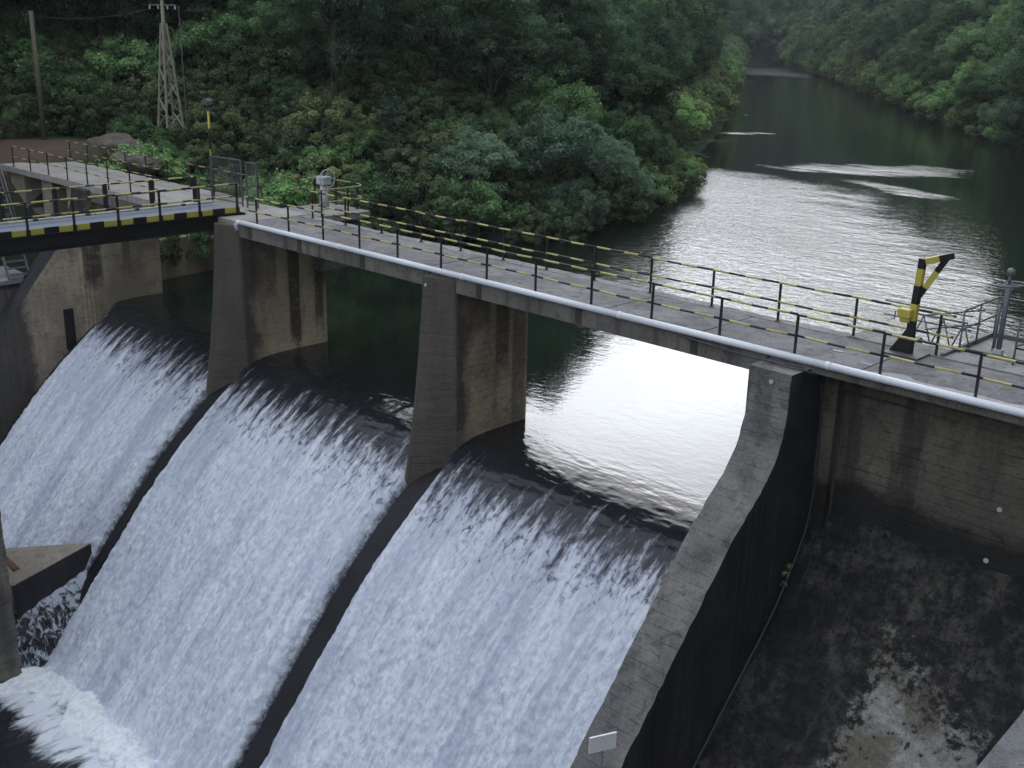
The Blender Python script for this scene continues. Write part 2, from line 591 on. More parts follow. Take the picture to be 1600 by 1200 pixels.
def spill_mat():
    """s (distance along the nappe) is stored in the uv map: u = metres across, v = metres along"""
    m, g, p = new_mat('falling_water')
    uv = g.node('ShaderNodeUVMap', uv_map='flow').outputs[0]
    u, v = g.xyz(uv)[0:2]
    edge = g.node('ShaderNodeUVMap', uv_map='edge').outputs[0]
    ex = g.xyz(edge)[0]
    fing = g.noise(g.scalev(uv, (1.0, 0.16, 1)), 3.0, 6, 0.62, 0.15)
    fing2 = g.noise(g.scalev(uv, (1.0, 0.30, 1)), 9.0, 4, 0.65, 0.1)
    mott = g.noise(g.scalev(uv, (1.0, 0.5, 1)), 6.5, 9, 0.76, 0.35)
    strand = g.noise(g.scalev(uv, (1.0, 0.10, 1)), 5.0, 5, 0.6, 0.6)
    big = g.noise(g.scalev(uv, (1.0, 0.12, 1)), 0.8, 4, 0.55, 0.2)
    start = g.math('ADD', 3.95, g.math('MULTIPLY', g.math('SUBTRACT', 0.5, fing), 5.2))
    start = g.math('ADD', start, g.math('MULTIPLY', g.math('SUBTRACT', 0.5, fing2), 2.2))
    d = g.math('SUBTRACT', v, start)
    foam = g.math('MULTIPLY', g.ramp(d, -0.35, 1.3), g.ramp(d, -0.1, 0.5, 0.6, 1.0))
    tear = g.ramp(g.math('ADD', mott, g.math('MULTIPLY', g.ramp(d, 0.0, 4.0), 0.16)), 0.38, 0.50, 0.25, 1.0)
    foam = g.math('MULTIPLY', foam, tear)
    foam = g.math('MULTIPLY', foam, g.ramp(g.math('ADD', ex, g.math('MULTIPLY', g.math('SUBTRACT', mott, 0.5), 0.5)), 0.02, 0.26))
    tone = g.mix(g.ramp(mott, 0.36, 0.64), (0.50, 0.545, 0.67), (0.80, 0.85, 0.94))
    tone = g.mix(g.math('MULTIPLY', g.ramp(fing, 0.5, 0.68), 0.55), tone, (0.78, 0.83, 0.90))
    tone = g.mix(g.math('MULTIPLY', g.ramp(big, 0.42, 0.66), 0.62), tone, (0.40, 0.44, 0.56))
    tone = g.mix(g.math('MULTIPLY', g.ramp(strand, 0.50, 0.70), 0.5), tone, (0.88, 0.91, 0.95))
    tone = g.mix(g.math('MULTIPLY', g.ramp(strand, 0.46, 0.30), 0.5), tone, (0.33, 0.37, 0.48))
    wetcol = g.mix(g.ramp(v, 2.0, 4.2), (0.012, 0.013, 0.014), (0.024, 0.025, 0.033))
    col = g.mix(foam, wetcol, tone)
    pos = gpos(g)
    rip = g.math('ADD', g.noise(g.scalev(pos, (1.0, 2.2, 1)), 1.2, 4, 0.55, 0.3), g.math('MULTIPLY', g.noise(g.scalev(pos, (0.7, 2.6, 1)), 3.4, 3, 0.55, 0.3), 0.4))
    mott = g.math('ADD', mott, 0.0)
    h = g.math('ADD', g.math('MULTIPLY', rip, g.ramp(v, 0.0, 2.5, 0.006, 0.026)), g.math('MULTIPLY', mott, g.math('ADD', g.math('MULTIPLY', foam, 0.07), 0.0002)))
    h = g.math('ADD', h,
               g.math('MULTIPLY', fing2, g.ramp(v, 2.5, 5.0, 0.0, 0.014)))
    P_in(g, p, col=col, rough=g.ramp(foam, 0, 1, 0.05, 0.8), spec=g.ramp(foam, 0, 1, 0.5, 0.2), ior=1.333,
         normal=g.bump(h, 1.0, 1.0))
    return m


def basin_mat():
    m, g, p = new_mat('basin_water')
    pos = gpos(g)
    n = g.noise(g.scalev(pos, (0.8, 0.35, 1)), 2.0, 7, 0.65, 0.8)
    y = g.xyz(pos)[1]
    f = g.ramp(g.math('ADD', n, g.ramp(y, -12.0, -10.0, -0.25, 0.2)), 0.46, 0.72)
    col = g.mix(f, (0.014, 0.015, 0.018), (0.72, 0.76, 0.82))
    P_in(g, p, col=col, rough=g.ramp(f, 0, 1, 0.12, 0.8), spec=0.5, ior=1.333, normal=g.bump(n, 0.6, 0.12))
    return m


def foam_mat():
    m, g, p = new_mat('white_foam')
    pos = gpos(g)
    n = g.noise(pos, 5, 8, 0.7, 0.4)
    col = g.mix(g.ramp(n, 0.35, 0.6), (0.70, 0.74, 0.80), (0.88, 0.91, 0.94))
    P_in(g, p, col=col, rough=0.85, spec=0.2, normal=g.bump(n, 0.8, 0.04))
    return m


def cascade_mat():
    m, g, p = new_mat('thin_cascade')
    pos = gpos(g)
    n = g.noise(g.scalev(pos, (3.2, 3.2, 0.7)), 1.5, 7, 0.7, 0.7)
    n2 = g.noise(pos, 6.0, 6, 0.7, 0.6)
    z = g.xyz(pos)[2]
    t = g.math('ADD', g.math('ADD', n, g.math('MULTIPLY', n2, 0.35)), g.ramp(z, -13.6, -12.6, 0.0, 0.16))
    f = g.ramp(t, 0.66, 0.80)
    col = g.mix(f, (0.018, 0.018, 0.026), (0.55, 0.60, 0.70))
    P_in(g, p, col=col, rough=g.ramp(f, 0, 1, 0.2, 0.8), spec=0.4, normal=g.bump(t, 1.0, 0.05))
    return m


M['river'] = river_mat()
M['spill'] = spill_mat()
M['basin'] = basin_mat()
M['foam'] = foam_mat()
M['cascade'] = cascade_mat()


# ------------------------------------------------------------------ foliage materials
def leaf_mat(name, a, b, c):
    m, g, p = new_mat(name)
    att = g.node('ShaderNodeAttribute', attribute_name='tint')
    r = g.node('ShaderNodeObjectInfo').outputs['Random']
    pos = gpos(g)
    n = g.noise(pos, 0.09, 3, 0.5)
    t = g.math('ADD', g.math('MULTIPLY', att.outputs['Fac'], 0.75), g.math('MULTIPLY', g.math('SUBTRACT', n, 0.5), 0.7))
    t = g.math('ADD', t, g.math('MULTIPLY', g.math('SUBTRACT', r, 0.5), 0.45))
    col = g.mix(g.ramp(t, 0.0, 0.55), a, b)
    col = g.mix(g.ramp(t, 0.5, 1.0), col, c)
    P_in(g, p, col=col, rough=0.75, spec=0.12)
    tr = g.node('ShaderNodeBsdfTranslucent')
    g.put(tr.inputs['Color'], g.mix(1.0, col, (1.0, 1.15, 0.6), 'MULTIPLY'))
    mx = g.node('ShaderNodeMixShader')
    mx.inputs[0].default_value = 0.38
    out = g.n['Material Output']
    g.link(p.outputs[0], mx.inputs[1])
    g.link(tr.outputs[0], mx.inputs[2])
    g.link(mx.outputs[0], out.inputs[0])
    return m


M['leaf'] = leaf_mat('broadleaf_foliage', (0.032, 0.058, 0.038), (0.133, 0.213, 0.125), (0.353, 0.491, 0.262))
M['leaf_dark'] = leaf_mat('dark_foliage', (0.025, 0.045, 0.032), (0.090, 0.152, 0.105), (0.238, 0.345, 0.223))
M['leaf_olive'] = leaf_mat('olive_scrub_foliage', (0.044, 0.062, 0.038), (0.183, 0.237, 0.127), (0.462, 0.522, 0.264))
M['leaf_pale'] = leaf_mat('grey_willow_foliage', (0.071, 0.111, 0.086), (0.201, 0.296, 0.219), (0.400, 0.532, 0.400))
M['leaf_fresh'] = leaf_mat('fresh_green_foliage', (0.050, 0.094, 0.048), (0.191, 0.316, 0.151), (0.471, 0.691, 0.315))


def bark_mat():
    m, g, p = new_mat('bark')
    n = g.noise(g.scalev(gpos(g), (6, 6, 1.2)), 2, 5, 0.6)
    P_in(g, p, col=g.mix(n, (0.03, 0.025, 0.02), (0.10, 0.085, 0.07)), rough=0.9, normal=g.bump(n, 0.6, 0.03))
    return m


M['bark'] = bark_mat()


def ground_mat():
    m, g, p = new_mat('hillside_soil')
    pos = gpos(g)
    n = g.noise(pos, 0.7, 7, 0.65)
    n2 = g.noise(pos, 6, 6, 0.7)
    x, y, z = g.xyz(pos)[0:3]
    green = g.mix(n2, (0.010, 0.022, 0.012), (0.030, 0.055, 0.026))
    dirt = g.mix(n2, (0.14, 0.10, 0.07), (0.07, 0.052, 0.04))
    # bare earth round the end of the bridge
    dx = g.math('ADD', x, 60.5)
    dy = g.math('SUBTRACT', y, 2.0)
    r = g.math('SQRT', g.math('ADD', g.math('MULTIPLY', g.math('MULTIPLY', dx, dx), 1.0), g.math('MULTIPLY', g.math('MULTIPLY', dy, dy), 0.7)))
    f = g.ramp(g.math('ADD', r, g.math('MULTIPLY', n, 4.0)), 4.6, 7.0, 1.0, 0.0)
    P_in(g, p, col=g.mix(f, green, dirt), rough=0.95, spec=0.2, normal=g.bump(n2, 0.8, 0.1))
    return m


M['ground'] = ground_mat()


def rock_mat():
    m, g, p = new_mat('bank_rock')
    pos = gpos(g)
    n = g.noise(pos, 1.4, 8, 0.7, 0.5)
    n2 = g.noise(pos, 5, 6, 0.7)
    c = g.mix(g.ramp(n, 0.35, 0.65), (0.16, 0.135, 0.11), (0.075, 0.065, 0.055))
    c = g.mix(g.ramp(n2, 0.5, 0.65, 0, 0.6), c, (0.03, 0.045, 0.025))
    P_in(g, p, col=c, rough=0.9, normal=g.bump(g.math('ADD', n, n2), 0.9, 0.08))
    return m


M['rock'] = rock_mat()

# ------------------------------------------------------------------ terrain
WZ = -5.3
LEFT = np.array([(-50.2, -80), (-50.2, 3.0), (-51.2, 6), (-51.5, 12), (-47.5, 20), (-45.6, 28), (-49.5, 42), (-57.5, 57), (-86, 106),
                 (-119, 155), (-190, 262), (-250, 352)], float)
RIGHT = np.array([(-243, 382), (-151, 261), (-84, 162), (-53, 118), (-36, 106), (-12, 82), (10, 55), (24, 25), (26, -80)], float)
POLY = np.vstack([LEFT, RIGHT])


def seg_dist(P, line):
    best = np.full(len(P), 1e9)
    for a, b in zip(line[:-1], line[1:]):
        ab = b - a
        t = np.clip(((P - a) @ ab) / (ab @ ab), 0, 1)
        best = np.minimum(best, np.hypot(*(P - (a + t[:, None] * ab)).T))
    return best


def inside(P):
    c = np.zeros(len(P), bool)
    n = len(POLY)
    for i in range(n):
        a, b = POLY[i], POLY[(i + 1) % n]
        cond = ((a[1] > P[:, 1]) != (b[1] > P[:, 1]))
        with np.errstate(divide='ignore', invalid='ignore'):
            xx = (b[0] - a[0]) * (P[:, 1] - a[1]) / (b[1] - a[1]) + a[0]
        c ^= cond & (P[:, 0] < xx)
    return c


def terrain(P):
    P = np.asarray(P, float)
    dl = seg_dist(P, LEFT)
    dr = seg_dist(P, np.vstack([LEFT[-1:], RIGHT]))
    ins = inside(P)
    s = np.minimum(dl, dr)
    left = dl < dr
    n = fbm(P / 26.0, 4, 3) - 0.5
    gl = np.interp(s, [0, 1.5, 5, 9, 15, 22, 40, 75, 110, 170, 300], [-0.4, 0.9, 2.9, 5.5, 7.4, 11.5, 29, 62, 86, 100, 105])
    gr = np.interp(s, [0, 1.5, 5, 10, 40, 80, 120, 180, 300], [-0.4, 1.2, 3.4, 6.5, 31, 60, 80, 92, 95])
    gr = gr * (1 + 0.9 * np.clip((P[:, 0] + 110) / 60.0, 0, 1) * np.clip(s / 8.0, 0, 1))
    h = np.where(left, gl, gr)
    h = h + n * np.clip(s / 25.0, 0.0, 1.0) * 16
    h = h + (fbm(P / 4.0, 3, 9) - 0.5) * np.clip(s / 6, 0, 1) * 1.4
    z = WZ + h
    flat = np.clip(1 - np.hypot((P[:, 0] + 62) / 9.0, (P[:, 1] - 3) / 8.0), 0, 1)
    z = z * (1 - np.clip(flat * 2, 0, 1)) + 0.5 * np.clip(flat * 2, 0, 1)
    z = np.where(ins, WZ - np.clip(s, 0, 2.5), z)
    down = np.clip((1.0 - P[:, 1]) / 5.0, 0, 1)      # below the dam the gorge floor is lower
    z = z - down * 9.0 * np.clip(1 - s / 22.0, 0, 1) * np.where(ins, 0, 1)
    z = np.where(ins & (P[:, 1] < 3.2), -19.0, z)
    return z


def grid_axis(parts):
    out = []
    for a, b, st in parts:
        out += list(np.arange(a, b, st))
    return np.array(out + [parts[-1][1]])


gx = grid_axis([(-520, -260, 10), (-260, -120, 5), (-120, -64, 2), (-64, -42, 1), (-42, 30, 4), (30, 300, 12)])
gy = grid_axis([(-90, -20, 6), (-20, 40, 1.2), (40, 120, 2.5), (120, 420, 6), (420, 700, 14)])
GX, GY = np.meshgrid(gx, gy)
TP = np.column_stack([GX.ravel(), GY.ravel()])
TZ = terrain(TP)
nx, ny = len(gx), len(gy)
idx = np.arange(nx * ny).reshape(ny, nx)
F = np.column_stack([idx[:-1, :-1].ravel(), idx[:-1, 1:].ravel(), idx[1:, 1:].ravel(), idx[1:, :-1].ravel()])
terr = place('ground', np_mesh('ground', np.column_stack([TP, TZ]), F, M['ground'], True))
tag(terr, kind='structure')

# ------------------------------------------------------------------ water surfaces
rv = MB()
rv.add([(-420, 3.2, WZ), (60, 3.2, WZ), (60, 520, WZ), (-420, 520, WZ)], [(0, 1, 2, 3)])
river = rv.build('river', M['river'])
tag(river, kind='structure')

PROF = np.array([(3.2, -5.3), (2.2, -5.3), (1.5, -5.31), (0.95, -5.355), (0.45, -5.455), (0.0, -5.62), (-0.6, -6.01), (-1.2, -6.46), (-2.0, -7.12), (-2.9, -7.92),
                 (-3.7, -8.72), (-4.5, -9.58), (-5.7, -11.0), (-6.8, -12.3), (-7.9, -13.7), (-8.7, -14.7), (-9.5, -15.15)])


def smooth_profile(step):
    d = np.r_[0, np.cumsum(np.hypot(*np.diff(PROF, axis=0).T))]
    s = np.arange(0, d[-1], step)
    y = np.interp(s, d, PROF[:, 0])
    z = np.interp(s, d, PROF[:, 1])
    k = max(3, int(0.7 / step) | 1)
    ker = np.hanning(k + 2)[1:-1]
    ker /= ker.sum()
    yp = np.convolve(np.pad(y, k // 2, mode='reflect', reflect_type='odd'), ker, 'valid')
    zp = np.convolve(np.pad(z, k // 2, mode='reflect', reflect_type='odd'), ker, 'valid')
    return s, yp, zp


def spill_bay(x0, x1, seed, fade0=True, fade1=True):
    st = 0.05
    s, y, z = smooth_profile(st)
    ty, tz = np.gradient(y), np.gradient(z)
    L = np.hypot(ty, tz)
    ny_, nz_ = tz / L, -ty / L        # outward normal (down-stream / up)
    ny_, nz_ = np.where(nz_ < 0, -ny_, ny_), np.abs(nz_)
    xs = np.arange(x0, x1 + 1e-6, st)
    Sg, Xg = np.meshgrid(s, xs, indexing='ij')
    n1 = fbm(np.column_stack([Xg.ravel() * 2.2, Sg.ravel() * 0.55]), 4, seed) - 0.5
    n2 = fbm(np.column_stack([Xg.ravel() * 6.0 + 40, Sg.ravel() * 3.6]), 4, seed + 50, 0.65) - 0.5
    n3 = fbm(np.column_stack([Xg.ravel() * 1.1 + 9, Sg.ravel() * 3.5]), 3, seed + 90) - 0.5
    sv = Sg.ravel()
    g1 = np.clip((sv - 3.5) / 4.5, 0, 1)
    g0 = np.clip((sv - 1.0) / 1.5, 0, 1) * np.clip((5 - sv) / 2.0, 0, 1)
    n4 = fbm(np.column_stack([Xg.ravel() * 2.4 + 3, Sg.ravel() * 8.0]), 3, seed + 130) - 0.5
    g2 = np.clip((sv - 0.6) / 1.2, 0, 1) * np.clip((4.5 - sv) / 1.5, 0, 1)
    disp = n1 * 0.19 * g1 + n2 * 0.16 * g1 + n3 * 0.05 * g0 + n4 * 0.022 * g2 + n1 * 0.03 * g0
    e = np.full(len(sv), 9.0)
    jit = (fbm(np.column_stack([sv * 1.1, sv * 0]), 3, seed + 5) - 0.5) * 0.08
    if fade0:
        e = np.minimum(e, Xg.ravel() - x0 + jit * g1)
    if fade1:
        e = np.minimum(e, x1 - Xg.ravel() + jit * g1)
    calm = np.clip((sv - 2.4) / 1.4, 0, 1)      # above the crest the sheets join and fill the bays wall to wall
    down = np.clip(1 - e / 0.5, 0, 1) ** 1.5 * 0.42 * calm
    disp = disp - down
    Y = np.repeat(y, len(xs)) + np.repeat(ny_, len(xs)) * disp
    Z = np.repeat(z, len(xs)) + np.repeat(nz_, len(xs)) * disp
    xr_ = Xg.ravel().copy()
    if fade0:
        xr_ -= 0.345 * np.clip(1 - (xr_ - x0) / 1.2, 0, 1) * (1 - calm)
    if fade1:
        xr_ += 0.345 * np.clip(1 - (x1 - xr_) / 1.2, 0, 1) * (1 - calm)
    V = np.column_stack([xr_, Y, Z])
    a, b = len(s), len(xs)
    ii = np.arange(a * b).reshape(a, b)
    F = np.column_stack([ii[:-1, :-1].ravel(), ii[1:, :-1].ravel(), ii[1:, 1:].ravel(), ii[:-1, 1:].ravel()])
    me = np_mesh('falling_water', V, F, M['spill'], True)
    uv = me.uv_layers.new(name='flow')
    fl = F.ravel()
    arr = np.column_stack([V[fl, 0], sv[fl]]).astype(np.float32)
    uv.data.foreach_set('uv', arr.ravel())
    uv2 = me.uv_layers.new(name='edge')
    arr = np.column_stack([e[fl], sv[fl]]).astype(np.float32)
    uv2.data.foreach_set('uv', arr.ravel())
    o = place('falling_water', me)
    return tag(o, kind='structure')


spill_bay(-47.45, -36.78, 11)
spill_bay(-36.14, -24.84, 23)
spill_bay(-24.16, -13.1, 37, True, False)

# concrete ogee body under the water
bp = [(y - 0.0, z) for y, z in PROF]
off = []
for i, (y, z) in enumerate(PROF):
    a = PROF[max(i - 1, 0)]
    b = PROF[min(i + 1, len(PROF) - 1)]
    t = (b - a) / np.hypot(*(b - a))
    nyy, nzz = (t[1], -t[0])
    if nzz < 0:
        nyy, nzz = -nyy, -nzz
    dd = 0.34 if z < -5.9 else 0.5
    off.append((y - nyy * dd, z - nzz * dd))
body = MB()
body.prism(off + [(-9.8, -18), (3.1, -18)], 'x', -48.6, -12.2)
M['wet'] = concrete('wet_spillway_concrete', (0.016, 0.016, 0.022), (0.010, 0.010, 0.014), (0.006, 0.006, 0.009), 0.5, 0.6, rough=0.4)
spill = body.build('spillway', M['wet'])
tag(spill, kind='structure')

bas = MB()
bas.add([(-60, -60, -15.02), (30, -60, -15.02), (30, -8.6, -15.02), (-60, -8.6, -15.02)], [(0, 1, 2, 3)])
tag(bas.build('basin_water', M['basin']), kind='structure')


def foam_roller():
    pts = np.array([(-37.0, -10.8), (-35.5, -9.95), (-34.6, -9.3), (-33.4, -9.0), (-32.0, -9.0), (-30, -9.15), (-28.2, -9.3), (-24, -9.4), (-13.2, -9.4)])
    d = np.r_[0, np.cumsum(np.hypot(*np.diff(pts, axis=0).T))]
    ss = np.arange(0, d[-1], 0.06)
    cx = np.interp(ss, d, pts[:, 0])
    cy = np.interp(ss, d, pts[:, 1])
    tt = np.linspace(-1, 1, 44)
    SS, TT = np.meshgrid(ss, tt, indexing='ij')
    CX = np.repeat(cx, 44)
    CY = np.repeat(cy, 44)
    t = TT.ravel()
    ragged = fbm(np.column_stack([SS.ravel() * 1.6, t * 0.8]), 4, 71) - 0.5
    w = 0.95 + ragged * 2.2
    y = CY + t * w - np.where(t < 0, 0.0, 0.0) + 0.1
    prof = np.clip(1 - np.abs(t) ** 1.6, 0, 1)
    nn = fbm(np.column_stack([SS.ravel() * 4.5, t * 4.0]), 4, 77, 0.6) - 0.5
    z = -15.12 + prof * 0.5 + nn * 0.34 * np.clip(prof * 2, 0, 1)
    V = np.column_stack([CX + nn * 0.15, y, z])
    a, b = len(ss), 44
    ii = np.arange(a * b).reshape(a, b)
    F = np.column_stack([ii[:-1, :-1].ravel(), ii[1:, :-1].ravel(), ii[1:, 1:].ravel(), ii[:-1, 1:].ravel()])
    o = place('foam', np_mesh('foam', V, F, M['foam'], True))
    tag(o, kind='stuff')
    o['label'] = 'white foam roller where the falling water meets the dark basin'


foam_roller()

# small cascade over a dark ledge beside the divider slab
NA, NB = 60, 60
top = [Vector((-37.1, -6.4, -12.25)), Vector((-37.1, -9.6, -13.25))]
bot = [Vector((-35.6, -7.4, -15.2)), Vector((-35.7, -10.2, -15.2))]
V = []
for i in range(NA):
    for j in range(NB):
        a = i / (NA - 1)
        b = j / (NB - 1)
        p = top[0].lerp(top[1], b).lerp(bot[0].lerp(bot[1], b), a)
        p.x += 0.30 * math.sin(a * math.pi) + 0.1
        V.append(p)
V = np.array(V)
nn = fbm(V * np.array([2.2, 2.2, 0.9]), 4, 5) - 0.5
V[:, 0] += nn * 0.55
ii = np.arange(NA * NB).reshape(NA, NB)
F = np.column_stack([ii[:-1, :-1].ravel(), ii[1:, :-1].ravel(), ii[1:, 1:].ravel(), ii[:-1, 1:].ravel()])
tag(place('cascade', np_mesh('cascade', V, F, M['cascade'], True)), kind='structure')


# ------------------------------------------------------------------ piers
def nosed_pier(name, xr, xl, label, mat, y_up, z_top=-0.16):
    """pier with a rounded nose that reaches further downstream towards its foot"""
    root = thing(name, ((xr + xl) / 2, 0, -6), label, 'pier', 'bridge piers standing on the spillway')
    zs = np.linspace(z_top, -9.0, 26)
    V = []
    for z in zs:
        t = (z_top - z) / 6.5
        ext = 0.30 + 0.35 * t + 0.45 * t * t
        # slanting cut-water facet: from the tip at the left corner back to the right face, corners slightly rounded
        bk = 0.12 + 0.05 * t
        ring = [(xr, y_up, z), (xr, bk, z), (xr - 0.02, bk - 0.07, z), (xr - 0.07, bk - 0.12, z),
                (xl + 0.16, -ext + 0.02, z), (xl + 0.06, -ext + 0.0, z), (xl, -ext + 0.08, z), (xl, y_up, z)]
        V += ring
    m = 8
    fs = []
    for i in range(len(zs) - 1):
        for k in range(m):
            k2 = (k + 1) % m
            fs.append((i * m + k, i * m + k2, (i + 1) * m + k2, (i + 1) * m + k))
    fs.append(tuple(range(m)))
    fs.append(tuple(range(len(zs) * m - 1, (len(zs) - 1) * m - 1, -1)))
    mb = MB()
    mb.add(V, fs)
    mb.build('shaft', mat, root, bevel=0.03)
    return root


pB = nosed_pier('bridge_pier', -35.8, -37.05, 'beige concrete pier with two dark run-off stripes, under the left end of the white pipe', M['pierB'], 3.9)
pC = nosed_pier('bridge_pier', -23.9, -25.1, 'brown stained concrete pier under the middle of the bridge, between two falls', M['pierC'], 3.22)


def disc(mb, c, r, axis, t=0.02, n=14):
    c = Vector(c)
    d = {'x': Vector((1, 0, 0)), 'y': Vector((0, 1, 0)), 'z': Vector((0, 0, 1))}[axis]
    mb.tube([c, c + d * t], r, n)


def marker(loc, label):
    mb = MB()
    disc(mb, loc, 0.055, 'y', -0.025)
    o = mb.build('survey_marker', M['marker'])
    tag(o, label, 'marker', 'pale round survey markers on the concrete')


marker((-24.85, -0.34, -0.42), 'small pale round marker near the top of the middle pier nose')

# guide wall D between the last fall and the dry chute
XD0, XD1 = -13.1, -12.0
DTOP = [(-0.77, -0.17), (-0.74, -0.95), (-0.86, -1.65), (-1.12, -2.22), (-1.62, -2.78), (-2.2, -3.28), (-2.85, -3.92), (-3.6, -4.78), (-4.35, -5.66),
        (-5.2, -6.64), (-6.3, -7.9), (-8.0, -9.9), (-9.6, -11.8), (-11.2, -13.2), (-13.0, -14.0)]
gw = thing('guide_wall', (-12.55, -3, -8), 'tall curved concrete guide wall between the right fall and the dry chute', 'wall')


def wall_strip(top, x0, x1, ybk, zbot, mats, root, names, bulge=0.0):
    """a wall whose top follows a profile: a top strip (weathered) and the body below it"""
    rng = random.Random(3)
    # refined top, rounded over the measured points
    tv = [Vector((q[0], q[1], 0)) for q in top]
    tv = [tv[0] * 2 - tv[1]] + tv + [tv[-1] * 2 - tv[-2]]
    sm = []
    for i in range(1, len(tv) - 2):
        for k in range(4):
            t = k / 4
            a, b, c, d_ = tv[i - 1], tv[i], tv[i + 1], tv[i + 2]
            q = 0.5 * ((2 * b) + (c - a) * t + (2 * a - 5 * b + 4 * c - d_) * t * t + (3 * b - a - 3 * c + d_) * t ** 3)
            sm.append((q.x, q.y))
    top = sm + [top[-1]]
    pts = []
    for (a, b) in zip(top[:-1], top[1:]):
        n = max(1, int(math.dist(a, b) / 0.16))
        for k in range(n):
            pts.append((a[0] + (b[0] - a[0]) * k / n, a[1] + (b[1] - a[1]) * k / n))
    pts.append(top[-1])
    nxs = 9
    V = []
    for i, (y, z) in enumerate(pts):
        for j in range(nxs):
            x = x0 + (x1 - x0) * j / (nxs - 1)
            e = (0.5 - abs(j / (nxs - 1) - 0.5)) * 2
            w = 0.018 if e > 0.01 else 0.03
            dz = rng.uniform(-w, w) - (0.02 if e < 0.01 else 0)
            if i == 0:
                dz = 0
            V.append((x + (rng.uniform(-0.018, 0.018) if e < 0.01 else 0), y + dz * 0.8, z + dz))
    F = []
    for i in range(len(pts) - 1):
        for j in range(nxs - 1):
            a = i * nxs + j
            F.append((a, a + 1, a + nxs + 1, a + nxs))
    mb = MB()
    mb.add(V, F)
    # cap (top at deck level) back to ybk
    base = len(mb.v)
    for j in range(nxs):
        mb.v.append((V[j][0], ybk, V[j][2]))
    for j in range(nxs - 1):
        mb.f.append((j, base + j, base + j + 1, j + 1))
    mb.build(names[0], mats[0], root)
    # sides
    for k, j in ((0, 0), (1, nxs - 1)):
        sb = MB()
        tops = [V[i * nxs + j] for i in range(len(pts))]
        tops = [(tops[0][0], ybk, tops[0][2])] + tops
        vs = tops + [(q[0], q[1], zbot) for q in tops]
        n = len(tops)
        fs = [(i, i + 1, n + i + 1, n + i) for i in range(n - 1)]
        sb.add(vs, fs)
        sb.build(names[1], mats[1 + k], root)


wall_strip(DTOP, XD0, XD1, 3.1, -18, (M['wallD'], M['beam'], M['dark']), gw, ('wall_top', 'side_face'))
marker((-12.47, -0.80, -0.42), 'small pale round marker under the cap of the curved guide wall')

# abutment A (left) with its sloping top
ab = thing('abutment', (-48.4, 0, -6), 'stained concrete abutment wall left of the first fall, under the yellow striped walkway', 'wall')
ATOP = [(-0.3, -0.2), (-0.45, -1.0), (-0.9, -1.65), (-1.63, -2.5), (-2.4, -3.4), (-3.15, -4.3), (-4.6, -6.05), (-6.5, -8.3), (-9, -11.2), (-11, -13), (-13, -14)]
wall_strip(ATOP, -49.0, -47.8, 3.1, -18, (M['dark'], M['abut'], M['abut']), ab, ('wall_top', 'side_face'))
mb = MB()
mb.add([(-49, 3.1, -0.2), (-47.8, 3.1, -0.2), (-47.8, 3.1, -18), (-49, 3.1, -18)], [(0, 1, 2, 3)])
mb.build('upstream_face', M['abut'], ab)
mb = MB()
mb.box(-47.8, -47.72, -1.75, -1.32, -7.2, -5.35)
mb.build('slot', M['black'], ab)

# ------------------------------------------------------------------ bridge deck
deck = thing('dam_bridge', (-24, 1.5, 0), 'long narrow concrete bridge deck running across the top of the weir', 'bridge')


def slab(x0, x1, y0, y1, z0, z1, name, mat, jag=0.03, seed=1):
    """slab with slightly chipped edges"""
    n = max(2, int((x1 - x0) / 0.25))
    rng = random.Random(seed)
    mb = MB()
    V = []
    for i in range(n + 1):
        x = x0 + (x1 - x0) * i / n
        a = y0 + rng.uniform(0, jag)
        b = y1 - rng.uniform(0, jag * 2)
        V += [(x, a, z0), (x, a, z1), (x, b, z1 - rng.uniform(0, jag * 0.4)), (x, b, z0)]
    F = []
    for i in range(n):
        for k in range(4):
            k2 = (k + 1) % 4
            F.append((i * 4 + k, i * 4 + k2, i * 4 + 4 + k2, i * 4 + 4 + k))
    F += [(0, 3, 2, 1), tuple(n * 4 + k for k in range(4))]
    mb.add(V, F)
    return mb.build(name, mat, deck)


# panels of the roadway, joints between them
xs = [-35.6, -32.2, -28.9, -25.4, -21.6, -18.3, -15.2, -12.6, -10.9, -8.2, -5.0, -1.0, 4.0]
for i in range(len(xs) - 1):
    slab(xs[i] + 0.012, xs[i + 1] - 0.012, 0.12, 2.58, -0.25, random.uniform(-0.012, 0.012), 'deck_slab', M['deck'], 0.02, i)
slab(-35.6, -12.55, 2.60, 3.10, -0.27, -0.015, 'deck_edge', M['edge'], 0.05, 31)
slab(-12.5, -11.2, 2.60, 3.95, -0.3, 0.03, 'deck_edge', M['edge'], 0.06, 32)
slab(-11.15, 4.0, 2.60, 3.55, -0.3, 0.01, 'deck_edge', M['edge'], 0.05, 33)
slab(-40.5, -35.64, 0.0, 3.1, -0.3, 0.0, 'deck_slab', M['deck_pale'], 0.02, 34)
for k, (a, b) in enumerate([(-44.3, -40.5), (-48.4, -44.3), (-52.6, -48.4), (-57.6, -52.6)]):
    slab(a + 0.015, b - 0.015, 0.0, 2.55, -0.28, 0.0, 'deck_slab', M['deck_pale'], 0.03, 40 + k)
slab(-57.6, -40.5, 2.58, 3.5, -0.28, -0.012, 'deck_edge', M['deck_pale'], 0.05, 50)
